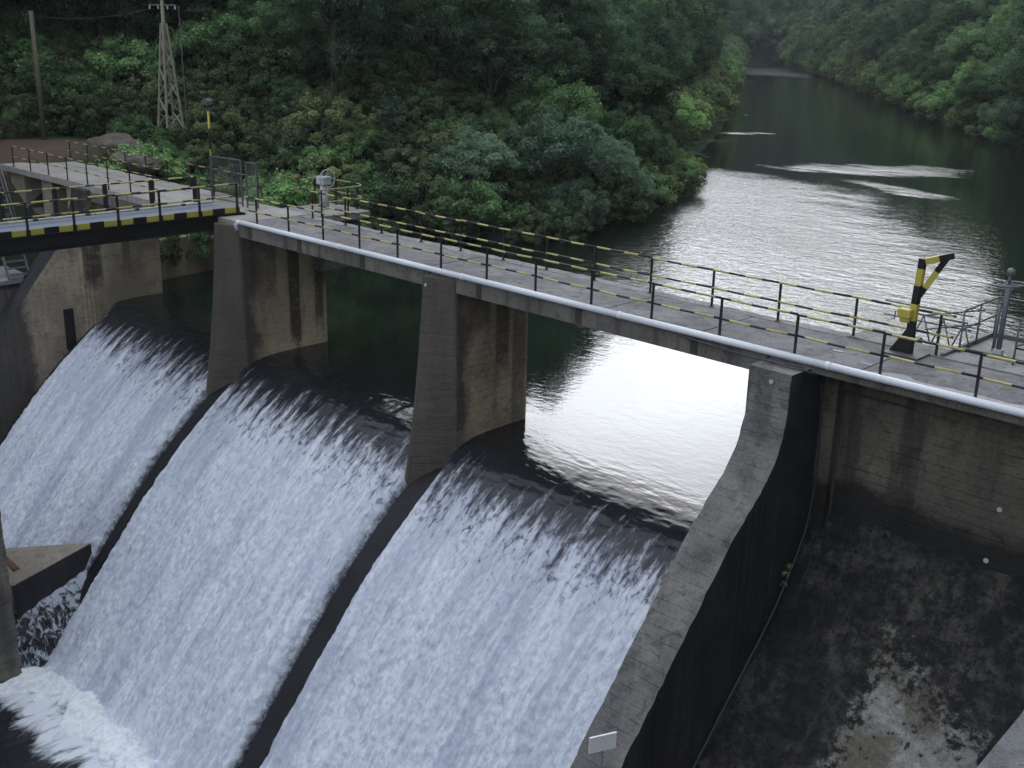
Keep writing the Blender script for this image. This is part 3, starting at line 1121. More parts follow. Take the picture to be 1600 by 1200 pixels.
# ragged white mortar along the front edge near the camera
n = 60
mb = MB()
rng = random.Random(5)
V = []
for i in range(n + 1):
    x = -10.9 + 12.0 * i / n
    w = 0.34 + 0.16 * math.sin(i * 0.55) * math.sin(i * 0.17 + 1) + rng.uniform(-0.04, 0.05)
    if i < 4:
        w *= i / 4
    V += [(x, 0.13, 0.018), (x, 0.13 + w, 0.016)]
mb.add(V, [(2 * i, 2 * i + 2, 2 * i + 3, 2 * i + 1) for i in range(n)])
M['mortar'] = concrete('white_mortar', (0.46, 0.455, 0.45), (0.36, 0.355, 0.35), (0.2, 0.2, 0.2), 0.4, 0.1, scale=2)
mb.build('mortar_strip', M['mortar'], deck)
for (x, y, w, h, t) in ((-12.0, 1.25, 0.26, 0.09, 0.2), (-11.0, 0.75, 0.24, 0.05, 0.1)):
    mb = MB()
    mb.prism([(x - w / 2, y - h / 2), (x + w / 2, y - h / 3), (x + w / 2.4, y + h / 2), (x - w / 2.2, y + h / 2.4)], 'z', 0.012, 0.02)
    mb.build('paint_mark', M['white_dull'], deck)
# girders
for (a, b) in ((-35.75, -25.12), (-23.88, -13.12)):
    mb = MB()
    mb.box(a, b, 0.0, 0.42, -0.56, -0.06)
    mb.build('girder', M['beam'], deck, bevel=0.02)
    mb = MB()
    mb.box(a, b, 2.5, 2.95, -0.56, -0.28)
    mb.build('girder', M['beam'], deck)
mb = MB()
mb.box(-47.8, -37.1, 0.0, 0.42, -0.7, -0.29)
mb.build('girder', M['beam'], deck)
mb = MB()
mb.box(-11.99, 4.0, 0.02, 0.85, -0.255, -0.06)
mb.build('girder', M['beam'], deck)
# dark drip stains are seen as narrow brackets under the pipe
for x in (-35.0, -31.9, -28.4, -22.9, -19.0, -15.2):
    mb = MB()
    mb.box(x - 0.10, x + 0.12, -0.016, 0.0, -0.52, -0.1)
    mb.build('joint_strip', M['stain'], deck)

# pipe
pipe = thing('edge_pipe', (-15, -0.05, 0.02), 'long white pipe along the front edge of the bridge deck', 'pipe')
x = -35.5
k = 0
while x < 3.5:
    x2 = min(x + 6.0, 4.0)
    mb = MB()
    mb.tube([(x + 0.004, -0.06, 0.02), (x2 - 0.004, -0.06, 0.02)], 0.088, 12)
    mb.build('pipe_section', M['white'], pipe, True)
    mb = MB()
    mb.tube([(x2 - 0.07, -0.06, 0.02), (x2 + 0.05, -0.06, 0.02)], 0.097, 12)
    mb.build('pipe_joint', M['white'], pipe, True)
    mb = MB()
    mb.box(x + 2.9, x + 2.96, -0.13, 0.12, -0.08, 0.0)
    mb.build('pipe_bracket', M['channel'], pipe)
    x = x2
    k += 1
mb = MB()
mb.tube([(-35.5, -0.06, 0.02), (-35.7, -0.06, 0.0), (-35.85, -0.02, -0.12), (-35.86, 0.02, -0.3)], 0.088, 12)
mb.build('pipe_bend', M['white'], pipe, True)

# ------------------------------------------------------------------ railings
post_me = {}


def post_mesh(h, w):
    k = (h, w)
    if k not in post_me:
        mb = MB()
        mb.box(-w / 2, w / 2, -w / 2, w / 2, 0, h)
        mb.box(-0.07, 0.07, -0.06, 0.06, 0, 0.012)
        post_me[k] = mb.mesh('post', M['post'])
    return post_me[k]


def railing(label, cat, p0, ax, ts, z, heights, mat, over=(0.0, 0.0), w=0.05, rr=0.029, hpost=1.0, group=None, jit=0.01):
    """straight railing: posts at the parameters ts along axis ax"""
    root = thing('railing', (p0[0], p0[1], z), label, cat, group)
    rng = random.Random(len(label))
    for t in ts:
        q = [p0[0], p0[1], z]
        q[ax] = t
        o = place('post', post_mesh(hpost, w), root, q)
        o.rotation_euler = (rng.uniform(-jit, jit), rng.uniform(-jit, jit), 0)
    for h in heights:
        zz = z + h
        tt = [min(ts) - over[0]] + sorted(ts)[1:-1] + [max(ts) + over[1]]
        for a, b in zip(tt[:-1], tt[1:]):
            A = [p0[0] , p0[1], zz + rng.uniform(-0.012, 0.012)]
            B = [p0[0], p0[1], zz + rng.uniform(-0.012, 0.012)]
            off_ = -0.012 if ax == 0 else 0.0
            A[ax] = a
            B[ax] = b
            A[1 - ax] += off_
            B[1 - ax] += off_
            Mid = [(A[q] + B[q]) / 2 for q in range(3)]
            Mid[2] -= rng.uniform(0.0, 0.018)
            Mid[1 - ax] += rng.uniform(-0.01, 0.01)
            mb = MB()
            mb.tube([A, Mid, B], rr, 8)
            mb.build('rail', mat, root, True)
    return root


front_ts = [-34.65, -32.65, -30.63, -28.64, -26.70, -24.66, -22.67, -20.71, -18.65, -16.63, -14.55, -12.48, -10.37, -8.27, -6.2, -4.1, -2.0]
railing('two-rail yellow and black railing on the near edge of the bridge, above the white pipe', 'railing', (0, 0.10), 0, front_ts, 0.0,
        (0.99, 0.50), M['rail_x'], over=(0.7, 0.3))
back_ts = [-34.9, -32.85, -30.75, -28.6, -26.6, -24.6, -22.72, -20.78, -18.7, -16.6, -14.54, -12.41, -10.3]
railing('two-rail yellow and black railing on the far edge of the bridge, against the river', 'railing', (0, 2.72), 0, back_ts, 0.0,
        (0.99, 0.50), M['rail_x2'], over=(0.2, 0.35))
lf = [-56.2, -54.2, -52.2, -50.2, -48.2, -46.2, -44.2, -42.2]
railing('faded railing on the near edge of the pale deck left of the walkway', 'railing', (0, 0.12), 0, lf, 0.0, (0.99, 0.5), M['rail_x'], over=(0.3, 0.3),
        w=0.045, rr=0.018)
lb = [-57.0, -55.0, -53.0, -51.0, -49.0, -47.0, -45.0, -43.0, -41.0, -39.6]
railing('faded railing on the far edge of the pale deck, below the earth bank', 'railing', (0, 3.38), 0, lb, 0.0, (0.99, 0.5), M['rail_x2'], over=(0.3, 0.3),
        w=0.045, rr=0.018)

# ------------------------------------------------------------------ walkway (steel footbridge resting on pier B)
WX0, WX1, WY0, WY1, WZT = -39.75, -37.15, -16.0, 1.0, 0.30
ww = thing('footbridge', (-38.4, -4, 0.1), 'dark steel footbridge with yellow and black kick plate, resting by the leftmost bridge pier', 'footbridge')
mb = MB()
mb.box(WX0, WX1 - 0.06, WY0, WY1, 0.10, 0.16)
mb.build('deck_plate', M['walkdeck'], ww)
for xx in (WX1 - 0.05, WX0 + 0.05):
    mb = MB()
    mb.box(xx - 0.12, xx + 0.12, WY0, WY1, -0.48, -0.44)
    mb.box(xx - 0.12, xx + 0.12, WY0, WY1, 0.055, 0.095)
    mb.box(xx - 0.012, xx + 0.012, WY0, WY1, -0.438, 0.053)
    mb.build('girder', M['black'], ww)
y = WY0
while y < WY1 - 0.3:
    mb = MB()
    mb.box(WX0 + 0.2, WX1 - 0.2, y, y + 0.1, -0.35, -0.2)
    mb.build('cross_beam', M['black'], ww)
    y += 2.0
# kick plate: coloured blocks between post feet
y = WY1
i = 0
post_ys = [0.85, -0.75, -2.35, -3.95, -5.55, -7.15, -8.75, -10.35]
seq = []
for a, b in zip(post_ys[:-1], post_ys[1:]):
    L_ = a - b
    seq += [(a - 0.05, a - L_ * 0.34, 'yellow'), (a - L_ * 0.34, a - L_ * 0.66, 'black'), (a - L_ * 0.66, b + 0.05, 'yellow')]
for (a, b, c) in seq:
    mb = MB()
    zt = WZT + 0.0 if c == 'yellow' else WZT + 0.01
    mb.box(WX1 - 0.03, WX1 + (0.0 if c == 'yellow' else 0.012), b, a, 0.10, zt)
    mb.build('kick_plate', M[c], ww)
mb = MB()
mb.box(WX1 - 0.15, WX1 + 0.12, WY1 - 0.02, WY1 + 0.12, -0.15, 0.08)
mb.build('end_bracket', M['black'], ww)


def side_rail(x, ys, mat, hs, thick, label_part, z=0.16, h=1.05):
    for yy in ys:
        o = place('post', post_mesh(h, thick), ww, (x, yy, z))
    for hh in hs:
        for a, b in zip(ys[:-1], ys[1:]):
            mb = MB()
            mb.tube([(x + 0.02, a, z + hh), (x + 0.02, b, z + hh)], 0.031, 8)
            mb.build('rail', mat, ww, True)


side_rail(WX1, post_ys, M['rail_y'], (1.03, 0.56), 0.07, 'near')
for yy in post_ys:
    mb = MB()
    mb.box(WX1 - 0.07, WX1 + 0.06, yy - 0.06, yy + 0.06, 0.0, 0.30)
    mb.build('post_foot', M['black'], ww)
for a, b in zip(post_ys[:-1], post_ys[1:]):
    mb = MB()
    mb.tube([(WX0 + 0.9, a, 0.30), (WX0 + 0.9, b, 0.30)], 0.045, 8)
    mb.build('handrail_tube', M['rail_white'], ww, True)
far_ys = [0.6, -1.25, -3.1, -5.0, -6.9, -8.8, -10.7]
side_rail(WX0 - 0.05, far_ys, M['rail_y2'], (1.03, 0.58), 0.13, 'far')

# mast with lamp
mast = thing('lamp_mast', (-42.0, 2.7, 0), 'thin yellow and black mast with a small lamp on top, behind the footbridge', 'mast')
mb = MB()
mb.tube([(-42.0, 2.7, 0.0), (-42.0, 2.7, 1.1)], 0.09, 8)
mb.build('mast_foot', M['black'], mast)
mb = MB()
mb.tube([(-42.0, 2.7, 1.1), (-42.0, 2.7, 3.75)], 0.045, 8)
mb.build('pole', M['mast'], mast, True)
mb = MB()
mb.box(-42.22, -41.80, 2.55, 2.85, 3.78, 3.90)
mb.prism([(-42.2, 3.90), (-41.82, 3.90), (-41.9, 3.99), (-42.1, 3.99)], 'y', 2.58, 2.82)
mb.build('lamp_head', M['channel'], mast)
mb = MB()
mb.box(-42.05, -41.95, 2.65, 2.75, 3.74, 3.78)
mb.build('lamp_glass', M['white_dull'], mast)


# mesh screens
def mesh_panel(a, b, h, label, step=0.075):
    a, b = Vector(a), Vector(b)
    root = thing('mesh_screen', a, label, 'screen')
    d = b - a
    L_ = d.length
    up = Vector((0, 0, 1))
    fr = MB()
    for p in (a, b):
        fr.bar(p, p + up * h, 0.05)
    fr.bar(a + up * (h - 0.025), b + up * (h - 0.025), 0.05)
    fr.bar(a + up * 0.12, b + up * 0.12, 0.04)
    fr.bar(a + up * h * 0.5, b + up * h * 0.5, 0.03)
    fr.build('frame', M['channel'], root)
    w = MB()
    n = int(L_ / step)
    for i in range(1, n):
        p = a + d * (i / n)
        w.bar(p + up * 0.12, p + up * (h - 0.04), 0.010)
    m_ = int(h / step)
    for j in range(2, m_):
        w.bar(a + up * (j * step), b + up * (j * step), 0.010)
    o = w.build('wire_mesh', M['steel'], root)
    o['kind'] = 'stuff'
    return root


mesh_panel((-40.7, 1.9, 0), (-38.75, 2.1, 0), 1.85, 'wide grey wire mesh screen beside the striped mast', 0.085)
mesh_panel((-38.45, 2.12, 0), (-37.98, 2.3, 0), 1.8, 'narrow grey wire mesh screen nearest the bridge deck', 0.06)

# ------------------------------------------------------------------ valve platform on the upstream side
vp = thing('valve_platform', (-36.4, 4.3, 0), 'small concrete platform on the far side of the bridge with a curved yellow railing', 'platform')
mb = MB()
mb.box(-37.6, -34.9, 3.12, 5.5, -0.28, -0.01)
mb.build('platform_slab', M['edge'], vp, bevel=0.02)
mb = MB()
mb.box(-37.2, -35.2, 3.2, 5.2, -2.2, -0.285)
mb.build('platform_support', M['beam'], vp)


def arc(cx, cy, r, a0, a1, z, n=14):
    return [(cx + r * math.cos(math.radians(a0 + (a1 - a0) * i / n)), cy + r * math.sin(math.radians(a0 + (a1 - a0) * i / n)), z) for i in range(n + 1)]


M['olive_rail'] = striped('olive_striped_rail', 0, 1.3, 0.7, 0.4, (0.34, 0.30, 0.13))
for z in (1.0, 0.52):
    path = [(-34.9, 3.1, z)] + [(-34.9, 4.4, z)] + arc(-35.6, 4.7, 0.7, 0, 90, z) + [(-37.0, 5.4, z), (-38.9, 4.6, z)]
    mb = MB()
    mb.tube(path, 0.026, 8)
    mb.build('rail', M['olive_rail'], vp, True)
for (xx, yy) in ((-34.9, 3.15), (-34.9, 4.4), (-35.6, 5.4), (-37.0, 5.4), (-37.9, 5.0)):
    place('post', post_mesh(1.0, 0.05), vp, (xx, yy, 0.0))

wh = thing('gate_pedestal', (-36.45, 4.4, 0), 'white gate pedestal with a round handwheel, inside the curved railing', 'valve')
mb = MB()
mb.tube([(-36.45, 4.4, 0), (-36.45, 4.4, 0.06)], 0.26, 12)
mb.tube([(-36.45, 4.4, 0.06), (-36.45, 4.4, 0.95)], [0.2, 0.15], 10)
mb.build('column', M['white_dull'], wh, True)
mb = MB()
mb.box(-36.70, -36.20, 4.2, 4.6, 0.95, 1.28)
mb.build('gearbox', M['white_dull'], wh, bevel=0.04)
mb = MB()
mb.tube([(-36.2, 4.4 + 0.36 * math.cos(a), 1.2 + 0.36 * math.sin(a)) for a in np.linspace(0, 2 * math.pi, 20, endpoint=False)], 0.022, 6, True)
mb.bar((-36.2, 4.04, 1.2), (-36.2, 4.76, 1.2), 0.025)
mb.bar((-36.2, 4.4, 0.84), (-36.2, 4.4, 1.56), 0.025)
mb.build('handwheel', M['white_dull'], wh)
mb = MB()
mb.tube([(-36.45, 4.4, 1.28), (-36.45, 4.4, 1.5)], 0.05, 8)
mb.build('spindle', M['steel'], wh)

# ------------------------------------------------------------------ davit crane
cr = thing('davit_crane', (-10.82, 2.3, 0), 'yellow and black banded steel davit crane bolted to the deck', 'crane')
mb = MB()
mb.box(-11.25, -10.4, 1.95, 2.65, 0.012, 0.035)
mb.build('base_plate', M['channel'], cr)
mb = MB()
mb.prism([(-11.22, 0.035), (-10.68, 0.035), (-10.68, 0.62), (-10.86, 0.62)], 'y', 2.20, 2.36)
mb.build('gusset', M['black'], cr, bevel=0.015)


def seg(a, b, w, mat, name):
    mb = MB()
    mb.bar(a, b, w)
    return mb.build(name, mat, cr, bevel=0.01)


def lerp3(a, b, t):
    return tuple(a[i] + (b[i] - a[i]) * t for i in range(3))


c0, c1 = (-10.78, 2.28, 0.62), (-10.72, 2.28, 2.28)
for t0, t1, mk in ((0, .12, 'black'), (.12, .36, 'yellow'), (.36, .62, 'black'), (.62, .86, 'yellow'), (.86, 1.0, 'black')):
    seg(lerp3(c0, c1, t0), lerp3(c0, c1, t1), 0.165 - 0.02 * t0, M[mk], 'column_section')
a0, a1 = (-10.66, 2.30, 2.22), (-10.10, 2.45, 2.42)
for t0, t1, mk in ((0, .5, 'yellow'), (.5, 1.0, 'black')):
    seg(lerp3(a0, a1, t0), lerp3(a0, a1, t1), 0.145, M[mk], 'jib_section')
b0, b1 = (-10.70, 2.30, 1.42), (-10.25, 2.42, 2.32)
for t0, t1, mk in ((0, .22, 'black'), (.22, .66, 'yellow'), (.66, 1.0, 'black')):
    seg(lerp3(b0, b1, t0), lerp3(b0, b1, t1), 0.135, M[mk], 'brace_section')
mb = MB()
mb.box(-11.05, -10.74, 2.02, 2.24, 0.90, 1.10)
mb.tube([(-11.0, 2.13, 0.84), (-10.78, 2.13, 0.84)], 0.07, 10)
mb.build('winch', M['yellow'], cr, bevel=0.02)
mb = MB()
mb.tube([(-11.06, 2.13, 1.0), (-11.14, 2.13, 1.0), (-11.14, 2.13, 0.82), (-11.22, 2.13, 0.82)], 0.014, 6)
mb.build('winch_handle', M['black'], cr)

# ------------------------------------------------------------------ steel gate platform at the right
gp = thing('gate_platform', (-9.0, 4.2, 0), 'grey steel gate platform with railings on the far side of the deck', 'platform')
mb = MB()
for a, b in (((-10.15, 2.7), (-10.15, 5.6)), ((-10.15, 5.6), (-6.0, 5.6)), ((-6.0, 5.6), (-6.0, 3.6)), ((-10.15, 3.6), (-6.0, 3.6))):
    mb.bar((*a, -0.02), (*b, -0.02), 0.08, 0.2)
mb.build('channel_frame', M['channel'], gp)
mb = MB()
mb.box(-10.1, -6.05, 3.65, 5.55, -0.1, -0.03)
mb.build('platform_slab', M['deck_pale'], gp)
mb = MB()
mb.box(-10.0, -6.2, 3.7, 5.5, -6.0, -0.12)
mb.build('tower_shaft', M['beam'], gp)


def pipe_part(pts, r=0.024, name='rail', mat=None):
    mb = MB()
    mb.tube(pts, r, 8)
    return mb.build(name, mat or M['steel'], gp, True)


for z in (1.0, 0.55):
    pipe_part([(-10.05, 3.4, z), (-10.09, 5.5, z)])
    pipe_part([(-10.09, 5.5, z), (-6.1, 5.5, z)])
for q in ((-10.05, 3.4), (-10.07, 4.4), (-10.09, 5.5), (-8.1, 5.5), (-6.1, 5.5)):
    pipe_part([(*q, 0), (*q, 1.0)], name='post')
pipe_part([(-10.05, 3.4, 0.1), (-10.02, 3.3, 0.3), (-10.05, 3.4, 0.5)], 0.02)
# second loop in front (right)
pipe_part([(-8.75, 3.3, 0), (-8.75, 3.3, 0.88), (-8.72, 3.4, 0.99), (-8.65, 3.6, 1.03), (-8.2, 5.4, 1.03)], name='rail')
pipe_part([(-8.75, 3.3, 0.45), (-8.3, 5.2, 0.45)])
pipe_part([(-8.75, 3.3, 0.4), (-6.1, 3.3, 0.4)], mat=M['post'])
pipe_part([(-8.75, 3.3, 0.98), (-6.1, 3.3, 0.98)])
# lattice of the trash rack rail left of the platform
for z in (0.75, 0.4):
    pipe_part([(-10.9, 3.3, z), (-10.2, 5.0, z - 0.02)], 0.02)
    pipe_part([(-12.3, 4.0, z), (-10.15, 4.2, z - 0.05)], 0.02)
for k in range(3):
    xx = -11.4 + k * 0.5
    pipe_part([(xx, 3.8, 0), (xx + 0.22, 3.8, 0.6)], 0.018, 'brace')
    pipe_part([(xx + 0.44, 3.8, 0), (xx + 0.22, 3.8, 0.6)], 0.018, 'brace')
pipe_part([(-11.5, 3.8, 0.62), (-10.1, 3.8, 0.62)], 0.025)

sv = thing('sluice_valve', (-9.25, 3.9, 0), 'tall grey sluice spindle with a horizontal handwheel and a round knob on top', 'valve')
VX, VY = -9.28, 3.75
mb = MB()
mb.box(VX - 0.17, VX + 0.17, VY - 0.17, VY + 0.17, 0.0, 0.035)
mb.box(VX - 0.1, VX + 0.1, VY - 0.1, VY + 0.1, 0.035, 0.18)
mb.build('foot', M['white_dull'], sv, bevel=0.01)
mb = MB()
mb.tube([(VX, VY, 0.18), (VX, VY, 1.72)], 0.062, 10)
mb.build('column', M['steel'], sv, True)
mb = MB()
mb.tube([(VX - 0.13, VY + 0.02, 0.1), (VX - 0.13, VY + 0.02, 1.2)], 0.04, 8)
mb.build('guide_rod', M['steel'], sv, True)
mb = MB()
mb.tube([(VX + 0.36 * math.cos(a), VY + 0.36 * math.sin(a), 1.72 + 0.03 * math.cos(a)) for a in np.linspace(0, 2 * math.pi, 24, endpoint=False)], 0.026, 8, True)
for a in (0.3, 0.3 + 2.094, 0.3 + 4.189):
    mb.bar((VX, VY, 1.72), (VX + 0.36 * math.cos(a), VY + 0.36 * math.sin(a), 1.72), 0.03)
mb.build('handwheel', M['steel'], sv)
mb = MB()
mb.tube([(VX, VY, 1.74), (VX, VY, 1.9)], 0.035, 8)
th = np.linspace(0, math.pi, 9)
mb.tube([(VX, VY, 2.0 - 0.10 * math.cos(a)) for a in th], [max(0.004, 0.10 * math.sin(a)) for a in th], 12)
mb.build('knob', M['steel'], sv, True)
sv2 = thing('sluice_valve', (-8.35, 3.9, 0), 'second grey sluice handwheel at the right edge of the photo', 'valve')
mb = MB()
mb.tube([(-8.45, 3.9, 0.0), (-8.45, 3.9, 1.52)], 0.05, 10)
mb.build('column', M['steel'], sv2, True)
mb = MB()
mb.tube([(-8.45 + 0.34 * math.cos(a), 3.9 + 0.34 * math.sin(a), 1.55) for a in np.linspace(0, 2 * math.pi, 24, endpoint=False)], 0.026, 8, True)
mb.bar((-8.79, 3.9, 1.55), (-8.11, 3.9, 1.55), 0.03)
mb.build('handwheel', M['steel'], sv2)

# ------------------------------------------------------------------ dry chute at the right
dc = thing('dam_wall', (-9, 1, -3), 'dark stained concrete wall under the right end of the bridge', 'wall')
mb = MB()
mb.box(-12.0, 5.0, 0.90, 3.05, -5.0, -0.31)
mb.build('wall_face', M['backwall'], dc)
mb = MB()
mb.box(-12.0, -11.60, 0.70, 0.90, -4.4, -0.31)
mb.build('corner_pilaster', M['backwall'], dc)
mb = MB()
mb.box(-11.58, -11.52, 0.87, 0.90, -4.3, -0.75)
mb.box(-11.52, -9.8, 0.87, 0.90, -0.80, -0.76)
mb.build('wall_seam', M['stain'], dc)
marker((-7.69, 0.9, -2.5), 'upper pale round marker on the dark wall at the right')
marker((-7.79, 0.9, -3.74), 'lower pale round marker on the dark wall at the right')

FL = [(0.95, -3.55), (0.90, -3.9), (0.75, -4.35), (0.25, -5.16), (-0.68, -6.37), (-2.12, -7.75), (-3.47, -9.1), (-5.0, -10.6), (-7.0, -12.6), (-9.5, -14.6), (-12, -15.5)]
st = 0.09
d = np.r_[0, np.cumsum([math.dist(a, b) for a, b in zip(FL[:-1], FL[1:])])]
ss = np.arange(0, d[-1], st)
fy = np.interp(ss, d, [q[0] for q in FL])
fz = np.interp(ss, d, [q[1] for q in FL])
ker = np.hanning(11)
ker /= ker.sum()
fy = np.convolve(np.pad(fy, 5, 'edge'), ker, 'valid')
fz = np.convolve(np.pad(fz, 5, 'edge'), ker, 'valid')
xx = np.arange(-12.02, 6.0, st)
SS, XX = np.meshgrid(ss, xx, indexing='ij')
nn = fbm(np.column_stack([XX.ravel() * 1.6, SS.ravel() * 1.6]), 5, 61, 0.6) - 0.5
V = np.column_stack([XX.ravel(), np.repeat(fy, len(xx)) - nn * 0.1, np.repeat(fz, len(xx)) + nn * 0.12])
ii = np.arange(len(ss) * len(xx)).reshape(len(ss), len(xx))
F = np.column_stack([ii[:-1, :-1].ravel(), ii[1:, :-1].ravel(), ii[1:, 1:].ravel(), ii[:-1, 1:].ravel()])
tag(place('dry_spillway', np_mesh('dry_spillway', V, F, M['floor'], True)), kind='structure')
lw = thing('kerb_wall', (-5.5, -2, -6.5), 'low grey concrete wall in the bottom right corner of the photo', 'wall')
mb = MB()
mb.prism([(0.9, -4.6), (0.2, -5.55), (-0.75, -5.94), (-2.9, -6.15), (-5.0, -6.9), (-9, -11), (-9, -17), (0.9, -17)], 'x', -6.05, -4.9)
mb.build('wall_body', M['low'], lw, bevel=0.03)

# cables on the corner of the dry chute
cab = [(-11.98, 0.66, -0.35), (-11.96, 0.74, -1.2), (-11.95, 0.8, -2.4), (-11.95, 0.80, -3.3), (-11.94, 0.62, -4.25), (-11.93, 0.15, -5.1), (-11.9, -0.75, -6.2),
       (-11.88, -2.15, -7.55), (-11.86, -3.5, -8.9), (-11.85, -5.2, -10.6), (-11.85, -7.0, -12.4)]


def catmull(p, n=8):
    p = [Vector(q) for q in p]
    p = [p[0] * 2 - p[1]] + p + [p[-1] * 2 - p[-2]]
    out = []
    for i in range(1, len(p) - 2):
        for k in range(n):
            t = k / n
            a, b, c, d_ = p[i - 1], p[i], p[i + 1], p[i + 2]
            out.append(0.5 * ((2 * b) + (c - a) * t + (2 * a - 5 * b + 4 * c - d_) * t * t + (3 * b - a - 3 * c + d_) * t ** 3))
    out.append(p[-2])
    return out


for k, (dx, dy) in enumerate(((0.0, 0.0), (0.05, -0.16))):
    mb = MB()
    mb.tube(catmull([(q[0] + dx, q[1] + dy - 0.02 * math.sin(i * 1.7), q[2]) for i, q in enumerate(cab)]), 0.022, 6)
    o = mb.build('cable', M['cable'], None, True)
    tag(o, ['thin grey cable in the corner where guide wall meets dry chute, inner one', 'thin grey cable hanging just outside the inner cable of the dry chute'][k], 'cable')
mb = MB()
mb.tube(catmull([(-15.6, -0.12, -0.10), (-14.6, -0.14, -0.15), (-13.7, -0.16, -0.18), (-13.1, -0.3, -0.13), (-12.75, -0.32, -0.12), (-12.3, -0.42, -0.12), (-12.02, -0.3, -0.14),
                 (-11.85, -0.1, -0.25), (-11.9, 0.3, -0.5), (-11.95, 0.6, -0.9)]), 0.022, 6)
tag(mb.build('cable', M['cable'], None, True), 'loose dark cable lying across the cap of the guide wall under the white pipe', 'cable')
mb = MB()
mb.tube(catmull([(-13.0, 0.0, -0.10), (-12.85, -0.16, -0.13), (-12.5, -0.26, -0.13), (-12.2, -0.12, -0.14), (-12.0, -0.04, -0.2)]), 0.02, 6)
tag(mb.build('cable', M['cable'], None, True), 'short looped cable on the guide wall cap beside the longer cable', 'cable')

# small sign on a post on the guide wall
sg = thing('sign_post', (-11.85, -6.9, -8.4), 'small blank whitish sign on a thin post by the guide wall, at the bottom edge', 'sign')
mb = MB()
mb.tube([(-11.88, -6.95, -9.6), (-11.88, -6.95, -6.75)], 0.025, 8)
mb.build('post', M['steel'], sg, True)
me_ = MB()
me_.box(-0.30, 0.30, -0.03, 0.0, -0.17, 0.17)
o = place('sign_plate', me_.mesh('sign_plate', M['sign']), sg, (-11.86, -6.98, -6.60))
o.rotation_euler = (0.0, 0.0, math.radians(66))
me_ = MB()
me_.box(-0.30, 0.30, -0.038, 0.004, 0.17, 0.20)
o = place('sign_rim', me_.mesh('sign_rim', M['white']), sg, (-11.86, -6.98, -6.60))
o.rotation_euler = (0.0, 0.0, math.radians(66))

# ------------------------------------------------------------------ divider slab and river wall at the lower left
dv = thing('divider_slab', (-37.8, -7.6, -12), 'wedge shaped beige concrete slab wedged between the left and middle falls', 'slab')
mb = MB()
a, b, c_ = (-37.0, -6.2, -11.45), (-39.25, -8.35, -11.75), (-36.8, -9.2, -12.05)
b2 = (-39.0, -10.2, -12.0)
vs = [a, b, b2, c_]
lo = [(q[0], q[1] + 0.0, q[2] - 1.15) for q in vs]
mb.add(vs + lo, [(0, 1, 2, 3), (7, 6, 5, 4), (0, 4, 5, 1), (1, 5, 6, 2), (2, 6, 7, 3), (3, 7, 4, 0)])
o = mb.build('slab_top', M['wedge'], dv)
mb = MB()
e1 = Vector(a) + Vector((0.03, -0.02, -0.01))
e2 = Vector(c_) + Vector((0.03, -0.02, -0.01))
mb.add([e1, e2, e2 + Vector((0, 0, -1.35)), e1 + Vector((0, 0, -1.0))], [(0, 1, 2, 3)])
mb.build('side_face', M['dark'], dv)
mb = MB()
mb.bar((-38.75, -8.75, -11.81), (-37.55, -8.75, -11.86), 0.22, 0.08)
mb.build('timber', M['rust'], dv)

rb = thing('river_wall', (-37, -12, -12), 'tall weathered concrete wall end at the far left edge beside the foam', 'wall')
mb = MB()
nz = 40
rng = random.Random(9)
V = []
for i in range(nz + 1):
    z = -16.0 + (9.0) * i / nz
    e = rng.uniform(-0.02, 0.02)
    V += [(-35.35 + e, -9.8 + e, z), (-35.35, -20, z), (-39.5, -20, z), (-39.5, -9.8, z)]
F = []
for i in range(nz):
    for k in range(4):
        k2 = (k + 1) % 4
        F.append((i * 4 + k, i * 4 + k2, i * 4 + 4 + k2, i * 4 + 4 + k))
F.append((nz * 4, nz * 4 + 1, nz * 4 + 2, nz * 4 + 3))
mb.add(V, F)
mb.build('wall_body', M['block'], rb)

# ------------------------------------------------------------------ left bank works
lbk = thing('gate_house_base', (-53, 1, -3), 'pale concrete pillars and dark openings below the left part of the bridge deck', 'gate house')
for (x0, x1, y0, y1) in ((-50.9, -50.0, 0.3, 1.2), (-53.6, -52.4, 0.3, 1.4), (-57.2, -55.6, 0.3, 2.6)):
    mb = MB()
    mb.box(x0, x1, y0, y1, -9, -0.30)
    mb.build('pillar', M['wedge'], lbk, bevel=0.03)
mb = MB()
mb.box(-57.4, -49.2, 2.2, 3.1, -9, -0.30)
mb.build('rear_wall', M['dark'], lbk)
mb = MB()
mb.box(-57.2, -49.2, 0.5, 2.1, -2.2, -1.95)
mb.build('lower_slab', M['beam'], lbk)

qw = thing('quay_wall', (-50.8, 7, -5), 'yellowish concrete quay wall with hanging ivy behind the first fall', 'wall')
mb = MB()
qpts = [(-50.1, 3.2), (-50.4, 5.0), (-50.8, 8.0), (-50.2, 12.0)]
for a, b in zip(qpts[:-1], qpts[1:]):
    mb2 = MB()
    mb2.add([(*a, -7), (*b, -7), (*b, -3.35), (*a, -3.35), (a[0] - 0.6, a[1], -3.35), (b[0] - 0.6, b[1], -3.35), (a[0] - 0.6, a[1], -7), (b[0] - 0.6, b[1], -7)],
            [(0, 1, 2, 3), (3, 2, 5, 4), (4, 5, 7, 6), (0, 3, 4, 6), (1, 7, 5, 2)])
    mb2.build('wall_section', M['quay'], qw)
kb = thing('kiosk_block', (-49.2, 7.5, -4.4), 'small pale grey concrete box at the waterline beside the quay wall', 'box')
mb = MB()
mb.box(-50.0, -49.0, 7.2, 8.6, -6.5, -3.6)
mb.build('box_body', M['low'], kb, bevel=0.03)
mb = MB()
mb.box(-50.1, -48.9, 7.1, 8.7, -3.58, -3.38)
mb.build('box_lid', M['channel'], kb)
mb = MB()
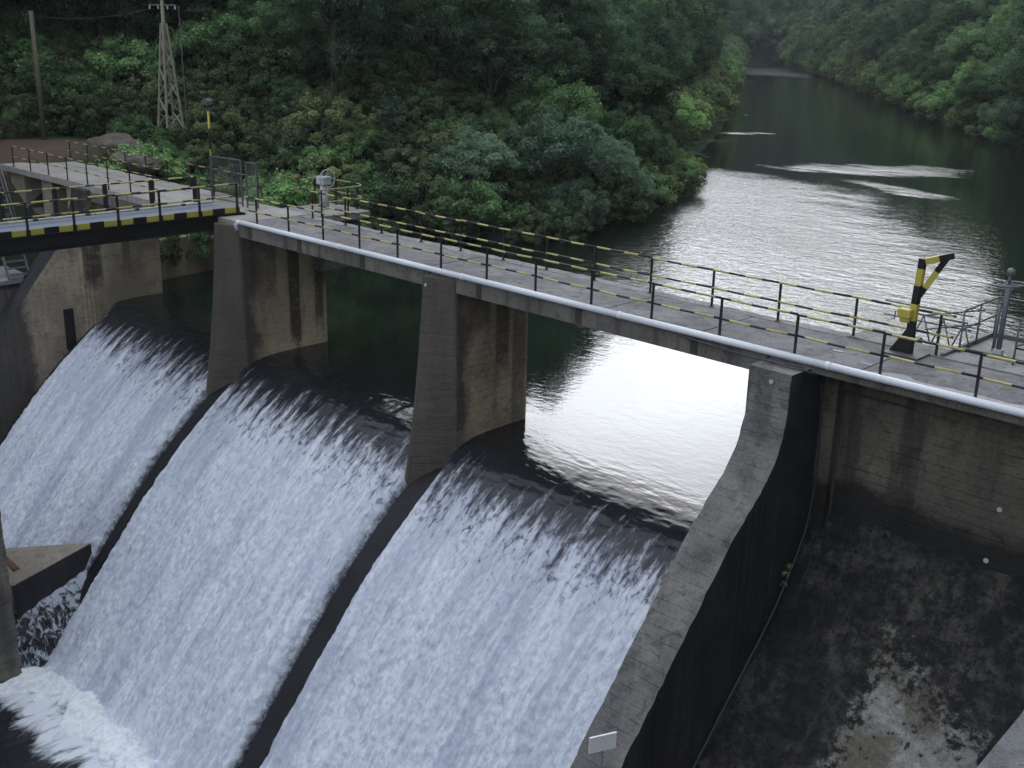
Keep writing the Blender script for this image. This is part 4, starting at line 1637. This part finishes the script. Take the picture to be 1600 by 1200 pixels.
mb.tube([(-50.4, 7.0, -3.6), (-50.4, 7.0, -2.0)], 0.05, 8)
tag(mb.build('marker_post', M['white_dull']), 'thin pale post standing on the quay wall', 'post')

# steel stair left of the abutment
stw = thing('steel_stair', (-50.5, -3.2, -4), 'grey galvanised steel stair going down beside the abutment at the left edge', 'stair')
for yy in (-2.6, -3.5):
    mb = MB()
    mb.bar((-51.4, yy, 1.0), (-48.9, yy, -3.9), 0.06, 0.18)
    mb.build('stringer', M['steel'], stw)
    mb = MB()
    mb.tube([(-51.4, yy, 2.0), (-48.9, yy, -2.9)], 0.024, 8)
    mb.build('handrail', M['steel'], stw, True)
tread = MB()
tread.box(-0.13, 0.13, -0.42, 0.42, -0.02, 0.02)
tm = tread.mesh('tread', M['steel'])
for k in range(18):
    t = (k + 0.5) / 18
    place('tread', tm, stw, (-51.4 + 2.5 * t, -3.05, 1.0 - 4.9 * t))
mb = MB()
mb.box(-52.0, -48.9, -5.2, -2.4, -4.15, -3.95)
mb.build('landing', M['low'], stw, bevel=0.02)
mb = MB()
mb.box(-51.8, -49.1, -5.0, -2.6, -9, -4.16)
mb.build('landing_base', M['beam'], stw)
for yy, x0 in ((-5.1, -51.9), (-5.1, -50.4), (-5.1, -49.0)):
    mb = MB()
    mb.tube([(x0, yy, -3.95), (x0, yy, -2.95)], 0.024, 8)
    mb.build('post', M['steel'], stw)
mb = MB()
mb.tube([(-51.9, -5.1, -2.95), (-49.0, -5.1, -2.95)], 0.024, 8)
mb.build('handrail', M['steel'], stw)

# rocks on the bank behind the deck end


def rock(name, loc, r, seed, label, cat='rock', group=None):
    n = 20
    V = []
    for i in range(n + 1):
        for j in range(n):
            a = math.pi * i / n
            b = 2 * math.pi * j / n
            V.append((math.sin(a) * math.cos(b), math.sin(a) * math.sin(b), math.cos(a)))
    V = np.array(V)
    rr = 0.62 + 0.95 * (fbm(V * 1.6 + seed * 3.3, 5, seed, 0.62) - 0.2)
    V = V * rr[:, None] * np.array(r)
    F = []
    for i in range(n):
        for j in range(n):
            F.append((i * n + j, (i + 1) * n + j, (i + 1) * n + (j + 1) % n, i * n + (j + 1) % n))
    o = place(name, np_mesh(name, V, np.array(F), M['rock'], False), None, loc)
    tag(o, label, cat, group)
    return o


rock('rock', (-58.6, 6.8, 0.25), (3.0, 1.4, 0.8), 4, 'large mossy grey brown boulder beyond the end of the bridge')
rock('rock', (-55.6, 6.2, -0.2), (2.0, 1.2, 0.7), 8, 'smaller rounded boulder on the right of the large mossy one')
rock('rock', (-66.0, 3.6, 0.8), (1.3, 1.0, 0.7), 12, 'pale boulder on bare earth at the left edge')

# wooden pole
up_ = thing('utility_pole', (-63.1, 4.7, 0.4), 'plain wooden utility pole standing on bare earth at the far left', 'pole')
mb = MB()
mb.tube([(-63.1, 4.7, 0.0), (-63.12, 4.7, 7.35)], [0.15, 0.11], 10)
mb.build('shaft', M['wood'], up_, True)


# lattice tower
def lattice_tower(x, y, z0, h, wb, wt, label):
    root = thing('lattice_tower', (x, y, z0), label, 'pylon')
    cs = [(-1, -1), (1, -1), (1, 1), (-1, 1)]
    hl = h * 0.64

    def corner(k, z):
        t = min(max((z - z0) / hl, 0), 1)
        w = (wb + (wt - wb) * t) / 2
        return (x + cs[k][0] * w, y + cs[k][1] * w, z)
    for k in range(4):
        mb = MB()
        mb.bar(corner(k, z0), corner(k, z0 + hl), 0.085)
        mb.build('leg', M['tower'], root)
    nb = 7
    zs = [z0 + hl * (1 - (1 - i / nb) ** 1.0) for i in range(nb + 1)]
    for i in range(nb):
        for k in range(4):
            k2 = (k + 1) % 4
            mb = MB()
            if i % 2 == 0:
                mb.bar(corner(k, zs[i]), corner(k2, zs[i + 1]), 0.05)
            else:
                mb.bar(corner(k2, zs[i]), corner(k, zs[i + 1]), 0.05)
            mb.build('brace', M['tower'], root)
    mb = MB()
    mb.tube([(x, y, z0 + hl - 0.1), (x, y, z0 + h)], [0.11, 0.08], 8)
    mb.build('mast', M['tower'], root)
    mb = MB()
    mb.bar((x - 0.65, y - 0.45, z0 + h * 0.75), (x + 0.65, y + 0.45, z0 + h * 0.75), 0.07)
    mb.build('crossarm', M['channel'], root)
    for t in (-0.6, -0.2, 0.25, 0.6):
        mb = MB()
        p = (x + t, y + t * 0.69, z0 + h * 0.75)
        mb.tube([(p[0], p[1], p[2] - 0.22), (p[0], p[1], p[2] - 0.04)], 0.045, 8)
        mb.build('insulator', M['white_dull'], root)
    mb = MB()
    mb.box(x - 0.22, x + 0.1, y - 0.15, y + 0.15, z0 + h * 0.80, z0 + h * 0.87)
    mb.build('switch_box', M['yellow'], root)
    mb = MB()
    mb.tube([(x + 0.75, y + 0.55, z0 + h * 0.75), (x + 0.80, y + 0.55, z0 + 0.2)], 0.03, 6)
    mb.build('down_pipe', M['channel'], root)
    return root


lattice_tower(-57.8, 9.6, 1.35, 8.6, 0.98, 0.2, 'pale steel lattice tower with a small crossarm rising from the scrub on the hillside')


def wire(a, b, sag, label):
    a, b = Vector(a), Vector(b)
    pts = []
    for i in range(25):
        t = i / 24
        p = a.lerp(b, t)
        p.z -= sag * 4 * t * (1 - t)
        pts.append(p)
    mb = MB()
    mb.tube(pts, 0.012, 5)
    tag(mb.build('power_line', M['cable'], None, True), label, 'wire')


wire((-63.1, 4.7, 7.1), (-58.4, 9.2, 7.6), 0.3, 'thin overhead wire between the wooden pole and the lattice tower')

M['pole_grey'] = paint('grey_pole', (0.17, 0.16, 0.14), 0.8)

# ------------------------------------------------------------------ trees


def make_leaves(C, R_, nleaf, size, rng, up=0.35, squash=0.85, elong=1.0):
    """leaf quads spread through the shells of clumps: C (k,3) centres, R_ (k,) radii"""
    k = len(C)
    ci = rng.integers(0, k, nleaf)
    d = rng.normal(size=(nleaf, 3))
    d /= np.linalg.norm(d, axis=1)[:, None]
    d[:, 2] = np.where(rng.random(nleaf) < 0.6, np.abs(d[:, 2]), d[:, 2])
    rad = R_[ci] * (0.55 + 0.5 * rng.random(nleaf))
    d2 = d * np.array([1, 1, squash])
    pos = C[ci] + d2 * rad[:, None]
    nrm = d * 0.6 + rng.normal(size=(nleaf, 3)) * 0.6 + np.array([0, 0, up])
    nrm /= np.linalg.norm(nrm, axis=1)[:, None]
    t = np.cross(nrm, rng.normal(size=(nleaf, 3)))
    t /= np.linalg.norm(t, axis=1)[:, None] + 1e-9
    b = np.cross(nrm, t)
    s = size * (0.6 + 0.8 * rng.random(nleaf))[:, None]
    v = np.stack([pos - t * s * elong, pos - b * s * 0.55 + nrm * s * 0.08, pos + t * s * elong, pos + b * s * 0.55 + nrm * s * 0.08], axis=1)
    tint = np.clip(0.68 * rng.random(k)[ci] + 0.32 * rng.random(nleaf), 0, 1)
    return v.reshape(-1, 3), np.arange(nleaf * 4).reshape(-1, 4), np.repeat(tint, 4)


def crown_mesh(name, seed, shape, nclump, nleaf, size, mat, up=0.35, elong=1.0):
    """shape = (rx, ry, rz, zc): ellipsoid; lumps of different size give an uneven outline"""
    rng = np.random.default_rng(seed)
    rx, ry, rz, zc = shape
    d = rng.normal(size=(nclump, 3))
    d /= np.linalg.norm(d, axis=1)[:, None]
    d[:, 2] = np.where(rng.random(nclump) < 0.55, np.abs(d[:, 2]), d[:, 2])
    rr = (0.45 + 0.5 * rng.random(nclump) ** 0.6)
    low = fbm(d * 1.6 + seed, 2, seed) * 0.5 + 0.72
    C = d * rr[:, None] * low[:, None] * np.array([rx, ry, rz]) + np.array([0, 0, zc])
    R_ = (0.12 + 0.15 * rng.random(nclump)) * (rx + rz) / 2
    V, F, tint = make_leaves(C, R_, nleaf, size, rng, up, 0.8, elong)
    # a few stray sprays that break the outline
    ns = int(nleaf * 0.07)
    d = rng.normal(size=(24, 3))
    d /= np.linalg.norm(d, axis=1)[:, None]
    d[:, 2] = np.abs(d[:, 2])
    C2 = d * (1.0 + 0.14 * rng.random((24, 1))) * np.array([rx, ry, rz]) * 0.95 + np.array([0, 0, zc])
    V2, F2, t2 = make_leaves(C2, np.full(24, 0.09 * rx), ns, size * 0.8, rng, up, 1.2, elong)
    V = np.vstack([V, V2])
    F = np.vstack([F, F2 + len(F) * 4])
    tint = np.concatenate([tint, t2])
    me = np_mesh(name, V, F, mat, False)
    a = me.attributes.new('tint', 'FLOAT', 'POINT')
    a.data.foreach_set('value', tint.astype(np.float32))
    return me


def trunk_mesh(name, seed, h, r, spread):
    rng = random.Random(seed)
    mb = MB()
    top = Vector((rng.uniform(-0.3, 0.3), rng.uniform(-0.3, 0.3), h))
    mid = Vector((rng.uniform(-0.2, 0.2), rng.uniform(-0.2, 0.2), h * 0.5))
    mb.tube([(0, 0, -0.6), tuple(mid), tuple(top)], [r, r * 0.75, r * 0.25], 7)
    for k in range(7):
        a = 2 * math.pi * k / 7 + rng.uniform(-0.3, 0.3)
        z = h * rng.uniform(0.3, 0.75)
        s = mid.lerp(top, max(0, (z - h * 0.5) / (h * 0.5)))
        s.z = z
        e = Vector((math.cos(a) * spread * rng.uniform(0.5, 0.9), math.sin(a) * spread * rng.uniform(0.5, 0.9), z + h * rng.uniform(0.15, 0.35)))
        m_ = s.lerp(e, 0.5) + Vector((0, 0, 0.2))
        mb.tube([tuple(s), tuple(m_), tuple(e)], [r * 0.45, r * 0.3, r * 0.1], 5)
    return mb.mesh(name, M['bark'], (0, 0, 0), True)


PROTO = {}


def proto(key, name, seed, shape, ncl, nl, size, mat, trunk, up=0.35, elong=1.0):
    PROTO[key] = (name, crown_mesh(name + '_crown', seed, shape, ncl, nl, size, M[mat], up, elong), trunk_mesh(name + '_trunk', seed, *trunk))


proto('oakA', 'broadleaf_tree', 1, (3.6, 3.6, 3.4, 5.6), 78, 19000, 0.088, 'leaf', (6.0, 0.22, 2.6))
proto('oakB', 'broadleaf_tree', 2, (4.2, 3.6, 3.0, 5.2), 84, 19000, 0.09, 'leaf', (5.6, 0.25, 3.0))
proto('tallA', 'broadleaf_tree', 3, (2.9, 2.9, 4.4, 6.6), 78, 19000, 0.088, 'leaf_dark', (8.0, 0.22, 2.0))
proto('darkA', 'dark_tree', 4, (3.8, 3.8, 3.4, 5.0), 74, 19000, 0.088, 'leaf_dark', (5.5, 0.25, 2.8))
proto('darkB', 'dark_tree', 5, (4.4, 3.9, 2.9, 4.6), 84, 19000, 0.09, 'leaf_dark', (5.0, 0.25, 3.0))
proto('willow', 'willow_bush', 6, (2.6, 2.6, 2.2, 2.3), 90, 17000, 0.062, 'leaf_pale', (3.2, 0.12, 1.8), 0.5, 1.5)
proto('freshA', 'young_tree', 7, (2.9, 2.9, 3.0, 4.2), 78, 18000, 0.08, 'leaf_fresh', (4.6, 0.16, 2.0))
proto('scrubA', 'scrub_bush', 8, (1.9, 1.9, 1.35, 1.1), 46, 8000, 0.072, 'leaf_olive', (1.6, 0.07, 1.0))
proto('scrubB', 'scrub_bush', 9, (2.3, 1.9, 1.6, 1.2), 46, 8500, 0.075, 'leaf_fresh', (1.8, 0.07, 1.1))
proto('silver', 'silver_sapling', 10, (1.0, 1.0, 1.9, 2.6), 40, 5000, 0.05, 'leaf_pale', (3.6, 0.06, 0.6), 0.5, 1.6)


def tree(key, x, y, z, scale, rot, label, cat, group=None, zs=1.0):
    name, cm, tm_ = PROTO[key]
    o = bpy.data.objects.new(name, None)
    o.location = (x, y, z)
    o.rotation_euler = (0, 0, rot)
    o.scale = (scale, scale, scale * zs)
    COL.objects.link(o)
    tag(o, label, cat, group)
    for nm, me in (('crown', cm), ('trunk', tm_)):
        c = bpy.data.objects.new(nm, me)
        COL.objects.link(c)
        c.parent = o
    return o


Rw = np.array([[0.71073, 0.70314, 0.02149], [0.23051, -0.20391, -0.95147], [-0.66463, 0.68119, -0.30700]])


def project(P):
    q = (np.asarray(P, float) - np.array(CAM)) @ Rw.T
    return 800 + 1730 * q[:, 0] / q[:, 2], 600 + 1730 * q[:, 1] / q[:, 2], q[:, 2]


# hand-placed trees of the near left bank
HAND = [
    ('willow', -49.2, 24.5, 1.02, 'round willow bush at the water edge just left of the bigger grey-green willow', 'bush'),
    ('willow', -47.8, 30.5, 1.42, 'largest round grey-green willow bush overhanging the river', 'bush'),
    ('willow', -48.8, 36.5, 1.15, 'spreading willow bush at the point of the left bank', 'bush'),
    ('silver', -53.0, 21.5, 1.05, 'slender silvery sapling standing behind the bridge deck', 'tree'),
    ('scrubB', -50.4, 27.2, 0.95, 'low fresh green bush tucked between two round willows', 'bush'),
    ('freshA', -51.5, 41.5, 0.9, 'bright green leaning tree near the point of the left bank', 'tree'),
    ('darkB', -57.5, 28.5, 1.0, 'broad dark spreading tree above the silvery sapling', 'tree'),
    ('darkA', -62.5, 29.0, 1.05, 'rounded dark tree with deep shade under it, left of the broad spreading one', 'tree'),
    ('darkB', -57.0, 36.5, 1.15, 'dark layered tree behind the largest willow', 'tree'),
    ('oakB', -55.0, 46.0, 1.2, 'tall green tree at the bend of the left bank', 'tree'),
    ('freshA', -62.0, 20.5, 0.75, 'leafy light green tree right of the lattice tower', 'tree'),
]
rs = random.Random(4)
taken = []
for (k, x, y, s, lab, cat) in HAND:
    z = float(terrain(np.array([[x, y]]))[0])
    z = max(z, WZ) - 0.25
    tree(k, x, y, z, s, rs.uniform(0, 6.28), lab, cat)
    taken.append((x, y, 2.6 * s))

# forest on both slopes: candidates on a jittered grid, kept where the camera looks
cands = []
rng = np.random.default_rng(12)


def scatter(xmin, xmax, ymin, ymax, step):
    xs_, ys_ = np.meshgrid(np.arange(xmin, xmax, step), np.arange(ymin, ymax, step))
    P = np.column_stack([xs_.ravel(), ys_.ravel()]) + rng.uniform(-0.42, 0.42, (xs_.size, 2)) * step
    return P


P = scatter(-430, 160, -60, 560, 4.6)
z = terrain(P)
ins = inside(P)
s_ = np.minimum(seg_dist(P, LEFT), seg_dist(P, RIGHT))
s_all = np.minimum(s_, seg_dist(P, np.vstack([LEFT[-1:], RIGHT[:1]])))
d_cam = np.hypot(P[:, 0] - CAM.x, P[:, 1] - CAM.y)
keep = (~ins) & (s_all > 0.6) & (d_cam < 620)
keep &= ~((seg_dist(P, LEFT) < 5.8) & (P[:, 1] > 58) & (seg_dist(P, LEFT) < seg_dist(P, RIGHT)))
# thin with distance
keep &= rng.random(len(P)) < np.clip(1.15 - d_cam / 420.0, 0.42, 1.0)
# clear the bridge end, the tower corridor and the works
clear = (P[:, 0] > -68) & (P[:, 1] < 19.5) & (P[:, 1] > -3) & (P[:, 0] < -40)
clear |= (P[:, 0] > -56) & (P[:, 1] < 4)
clear |= (P[:, 0] > -4) & (P[:, 1] < 10)
keep &= ~clear
for (x, y, r) in taken:
    keep &= np.hypot(P[:, 0] - x, P[:, 1] - y) > r
P, z, s_, d_cam = P[keep], z[keep], s_[keep], d_cam[keep]
u, v, dep = project(np.column_stack([P, z + 6]))
infr = (dep > 0) & (u > -90) & (u < 1690) & (v > -170) & (v < 700)
order = np.argsort(d_cam)
vis = [i for i in order if infr[i]]
near_i = vis[:285]
rest = [i for i in order if i not in set(near_i)]
print('trees in view', len(vis), 'individual', len(near_i), 'rest', len(rest))
LAB = {
    'L': ('leafy green tree in the dense wood covering the left hillside', 'trees of the left hillside wood'),
    'LW': ('leafy tree leaning over the water along the left bank', 'trees along the left bank'),
    'R': ('leafy green tree in the dense wood of the right hillside', 'trees of the right hillside wood'),
    'RW': ('leafy tree overhanging the dark water along the right bank', 'trees along the right bank'),
}
kinds_l = ['oakA', 'oakB', 'tallA', 'darkA', 'darkB', 'darkA', 'freshA']
kinds_r = ['oakA', 'oakB', 'freshA', 'darkA', 'oakA', 'oakB', 'tallA']


def pick(i):
    right = P[i, 0] > np.interp(P[i, 1], [-80, 40, 110, 200, 370], [-10, -10, -70, -120, -240])
    ks = kinds_r if right else kinds_l
    k = ks[rs.randrange(len(ks))]
    near_w = s_[i] < 4.5
    return right, near_w, k


for i in near_i:
    right, nw, k = pick(i)
    sc = rs.uniform(0.8, 1.25) * ((1.1 if right else 0.85) if nw else 1.0) * (1.0 + min(d_cam[i], 300) / 900)
    lab, grp = LAB[('R' if right else 'L') + ('W' if nw else '')]
    look = {'oakA': 'rounded mid green', 'oakB': 'broad mid green', 'tallA': 'tall dark green', 'darkA': 'rounded dark', 'darkB': 'broad dark',
            'freshA': 'bright green'}[k]
    if right:
        where = 'overhanging the water at the right bank' if nw else ('high on the right slope' if v[i] < 40 else 'low on the right slope')
    elif nw:
        where = 'leaning over the water at the left bank'
    elif u[i] < 70:
        where = 'above the wooden utility pole'
    elif u[i] < 265:
        where = 'between the wooden pole and the lattice tower'
    elif u[i] < 520:
        where = 'on the slope right of the lattice tower'
    elif u[i] < 760:
        where = 'on the slope above the curved platform railing'
    elif u[i] < 1000:
        where = 'on the slope above the willow bushes'
    else:
        where = 'on the far left slope near the river bend'
    lab = look + ' tree ' + where
    tree(k, P[i, 0], P[i, 1], max(z[i], WZ) - 0.4 - (0.9 if nw else 0), sc, rs.uniform(0, 6.28), lab, 'tree', grp, rs.uniform(0.85, 1.15))


def gn_instances(name, pts, scales, rots, mesh, label, kind='stuff', zscale=1.0):
    me = bpy.data.meshes.new(name)
    me.from_pydata([tuple(map(float, q)) for q in pts], [], [])
    a = me.attributes.new('sc', 'FLOAT', 'POINT')
    a.data.foreach_set('value', np.asarray(scales, np.float32))
    a = me.attributes.new('rz', 'FLOAT', 'POINT')
    a.data.foreach_set('value', np.asarray(rots, np.float32))
    o = bpy.data.objects.new(name, me)
    COL.objects.link(o)
    nt = bpy.data.node_groups.new(name + '_scatter', 'GeometryNodeTree')
    nt.interface.new_socket('Geometry', in_out='INPUT', socket_type='NodeSocketGeometry')
    nt.interface.new_socket('Geometry', in_out='OUTPUT', socket_type='NodeSocketGeometry')
    gi = nt.nodes.new('NodeGroupInput')
    go = nt.nodes.new('NodeGroupOutput')
    ip = nt.nodes.new('GeometryNodeInstanceOnPoints')
    oi = nt.nodes.new('GeometryNodeObjectInfo')
    oi.inputs['Object'].default_value = mesh
    oi.inputs['As Instance'].default_value = True
    na = nt.nodes.new('GeometryNodeInputNamedAttribute')
    na.data_type = 'FLOAT'
    na.inputs[0].default_value = 'sc'
    nr = nt.nodes.new('GeometryNodeInputNamedAttribute')
    nr.data_type = 'FLOAT'
    nr.inputs[0].default_value = 'rz'
    cx = nt.nodes.new('ShaderNodeCombineXYZ')
    L_ = nt.links
    L_.new(gi.outputs[0], ip.inputs['Points'])
    L_.new(oi.outputs['Geometry'], ip.inputs['Instance'])
    L_.new(nr.outputs[0], cx.inputs[2])
    e2r = nt.nodes.new('FunctionNodeEulerToRotation')
    L_.new(cx.outputs[0], e2r.inputs[0])
    L_.new(e2r.outputs[0], ip.inputs['Rotation'])
    L_.new(na.outputs[0], ip.inputs['Scale'])
    L_.new(ip.outputs[0], go.inputs[0])
    md = o.modifiers.new('scatter', 'NODES')
    md.node_group = nt
    o['kind'] = kind
    o['label'] = label
    return o


# one crown of each kind somewhere in the wood serves as the source of the far canopy
def source_of(key):
    cm = PROTO[key][1]
    for o in COL.objects:
        if o.data == cm:
            return o


groups = {}
for i in rest:
    right, nw, k = pick(i)
    if k == 'freshA' and rs.random() < 0.4:
        k = 'oakA'
    groups.setdefault(k, []).append(i)
for k, ids in groups.items():
    src = source_of(k)
    if src is None:
        continue
    sc = [rs.uniform(0.85, 1.3) * (1.0 + min(d_cam[i], 400) / 500) for i in ids]
    gn_instances('far_wood', [(P[i, 0], P[i, 1], max(z[i], WZ) - 0.8) for i in ids], sc, [rs.uniform(0, 6.28) for _ in ids], src,
                 'dense wood covering the hills further off')

# scrub on the near left slope and undergrowth on both banks
Q = scatter(-84, -45, -2, 40, 1.25)
zq = terrain(Q)
sq = seg_dist(Q, LEFT)
kq = (~inside(Q)) & (sq > 0.3)
dirt = (np.hypot(Q[:, 0] + 61.0, (Q[:, 1] - 2.0) * 0.84) < 3.6)
kq &= ~dirt
kq &= ~((Q[:, 1] < 5.6) & (Q[:, 0] > -58.5))
kq &= ~((Q[:, 0] > -66) & (Q[:, 0] < -56) & (Q[:, 1] < 10.4) & (Q[:, 1] > 5) & (rng.random(len(Q)) < 0.85))
Q, zq = Q[kq], zq[kq]
uq, vq, dq = project(np.column_stack([Q, zq + 1]))
fr = (dq > 0) & (uq > -60) & (uq < 1200) & (vq > -60) & (vq < 520)
Q, zq = Q[fr], zq[fr]
fi = np.nonzero(fr)[0]
sel = np.argsort(np.hypot(Q[:, 0], Q[:, 1] + 22))
nind = 0
restq = []
for j in sel:
    if nind < 150 and rs.random() < 0.5:
        k = rs.choice(['scrubA', 'scrubB', 'scrubA'])
        tree(k, Q[j, 0], Q[j, 1], zq[j] - 0.15, rs.choice((0.45, 0.6, 0.8, 1.0, 1.35)), rs.uniform(0, 6.28),
             ('olive ' if k == 'scrubA' else 'fresh green ') + 'bush in the scrub ' + (
                 'below the wooden utility pole' if uq[fi[j]] < 200 else 'around the foot of the lattice tower' if uq[fi[j]] < 330 else
                 'between the lattice tower and the curved platform railing' if uq[fi[j]] < 470 else
                 'behind the round handwheel' if uq[fi[j]] < 640 else 'below the willow bushes'), 'bush', 'bushes of the scrub behind the bridge')
        nind += 1
    else:
        restq.append(j)
src = source_of('scrubA')
src2 = source_of('scrubB')
h_ = len(restq) // 2
rs.shuffle(restq)
for ids, so in ((restq[:int(h_ * 1.3)], src), (restq[int(h_ * 1.3):], src2)):
    gn_instances('undergrowth', [(Q[j, 0], Q[j, 1], zq[j] - 0.2) for j in ids], [rs.uniform(0.4, 0.9) for _ in ids], [rs.uniform(0, 6.28) for _ in ids], so,
                 'tangled scrub and brambles covering the near slope')
for (x, y, sc_) in ((-56.6, 8.2, 0.8), (-57.5, 8.6, 0.7), (-56.0, 9.0, 0.75), (-59.6, 8.4, 0.7)):
    tree('scrubB', x, y, float(terrain(np.array([[x, y]]))[0]) - 0.1, sc_, x * 3, 'bright green bush beside the boulders behind the pale deck', 'bush', 'bushes beside the boulders')
# bank fringe: low foliage that hides the shoreline
fr_pts = []
for line, rng_y in ((LEFT, (12, 360)), (RIGHT, (15, 382))):
    for a, b in zip(line[:-1], line[1:]):
        L_ = math.dist(a, b)
        n = int(L_ / 1.9)
        for k in range(n):
            t = (k + rs.random()) / n
            p = a + (b - a) * t
            if p[1] < rng_y[0]:
                continue
            p = p + np.array([rs.uniform(-1.0, 1.0), rs.uniform(-1.0, 1.0)])
            if line is LEFT and p[1] > 58:
                p = p + np.array([-2.6, -1.4])
            fr_pts.append(p)
fp = np.array(fr_pts)
zf = np.maximum(terrain(fp), WZ) - 0.25
for part, so in ((0, src), (1, src2), (2, source_of('willow')), (3, source_of('oakB'))):
    ids = [q for q in range(len(fp)) if (0, 1, 1, 0, 2, 0, 1, 3)[int(fp[q, 0] * 37.7 + fp[q, 1] * 11.3) % 8] == part
           and not (part == 3 and fp[q, 1] > 58 and fp[q, 0] < -0.66 * fp[q, 1] - 8)]
    k_ = (1.0, 0.9, 0.6, 0.55)[part]
    gn_instances('bank_vegetation', [(fp[q, 0], fp[q, 1], zf[q] - (0.6 if part == 3 else 0)) for q in ids],
                 [k_ * rs.uniform(0.35, 1.4) * (1 + fp[q, 1] / 170) for q in ids], [rs.uniform(0, 6.28) for _ in ids], so,
                 'bushes and reeds lining the water edge')

# ivy hanging on the quay wall
rngi = np.random.default_rng(77)
C = np.column_stack([rngi.uniform(-50.6, -50.1, 26), rngi.uniform(3.4, 7.6, 26), rngi.uniform(-4.4, -3.1, 26)])
V, F, tint = make_leaves(C, np.full(26, 0.32), 2600, 0.08, rngi, 0.2, 1.4)
me = np_mesh('ivy', V, F, M['leaf_fresh'], False)
a = me.attributes.new('tint', 'FLOAT', 'POINT')
a.data.foreach_set('value', tint.astype(np.float32))
o = place('ivy', me)
tag(o, 'green ivy hanging over the yellowish quay wall', 'ivy')

# bleached dead branches reaching over the water
db = thing('dead_branches', (-66.5, 67.5, -4.8), 'bare pale branches of a fallen tree reaching over the water from the left bank', 'branches')
rd = random.Random(21)
bases = [((-68.5, 69.5, -4.0), (-64.0, 74.0, -1.2)), ((-68, 69, -4.2), (-61.8, 72.5, -3.2)), ((-68, 68.5, -4.4), (-62.5, 68.8, -4.6)),
         ((-69, 70, -4), (-67.2, 72.5, 1.8)), ((-69, 69, -4), (-66.5, 69.5, 0.8)), ((-69.5, 68, -4), (-68, 67, 1.5))]
for a, b in bases:
    a, b = Vector(a), Vector(b)
    mb = MB()
    mid = a.lerp(b, 0.5) + Vector((rd.uniform(-0.3, 0.3), rd.uniform(-0.3, 0.3), rd.uniform(0.3, 0.9)))
    pts = catmull([a, mid, b], 6)
    n = len(pts)
    mb.tube(pts, [0.10 * (1 - 0.85 * i / (n - 1)) for i in range(n)], 6)
    for k in range(5):
        p = pts[int(n * (0.35 + 0.12 * k))]
        e = p + (b - a).normalized() * rd.uniform(0.6, 1.3) + Vector((rd.uniform(-0.8, 0.8), rd.uniform(-0.8, 0.8), rd.uniform(-0.3, 0.7)))
        mb.tube([p, e], [0.04, 0.012], 5)
    mb.build('branch', M['pole_grey'], db)

# thin grey pole among the trees
px_, py_ = -78.0, 66.0
pz = float(terrain(np.array([[px_, py_]]))[0])

gp_ = thing('grey_pole', (px_, py_, pz), 'thin grey pole standing among the trees high on the left slope', 'pole')
mb = MB()
mb.tube([(px_, py_, pz - 0.5), (px_, py_, pz + 11)], [0.16, 0.11], 8)
mb.build('shaft', M['pole_grey'], gp_, True)

# ------------------------------------------------------------------ valley haze
hm = bpy.data.materials.new('valley_haze')
hm.use_nodes = True
hm.node_tree.nodes.clear()
ho = hm.node_tree.nodes.new('ShaderNodeOutputMaterial')
hv = hm.node_tree.nodes.new('ShaderNodeVolumePrincipled')
hv.inputs['Color'].default_value = (0.86, 0.93, 0.96, 1)
hv.inputs['Density'].default_value = 0.00022
hm.node_tree.links.new(hv.outputs[0], ho.inputs['Volume'])
mb = MB()
mb.box(-530, 310, -100, 710, -21, 150)
hz = mb.build('haze', hm)
hz['kind'] = 'stuff'
hz['label'] = 'thin pale haze in the river valley'

# a weed rooted in the corner of the dry chute
rngi = np.random.default_rng(5)
V, F, tint = make_leaves(np.array([(-11.9, -0.25, -5.25), (-11.85, -0.38, -5.45), (-11.92, -0.1, -5.1)]), np.full(3, 0.09), 160, 0.022, rngi, 0.3, 1.0)
me = np_mesh('weed', V, F, M['leaf_fresh'], False)
a = me.attributes.new('tint', 'FLOAT', 'POINT')
a.data.foreach_set('value', tint.astype(np.float32))
tag(place('weed', me), 'small green weed growing by the cables in the corner of the dry chute', 'weed')
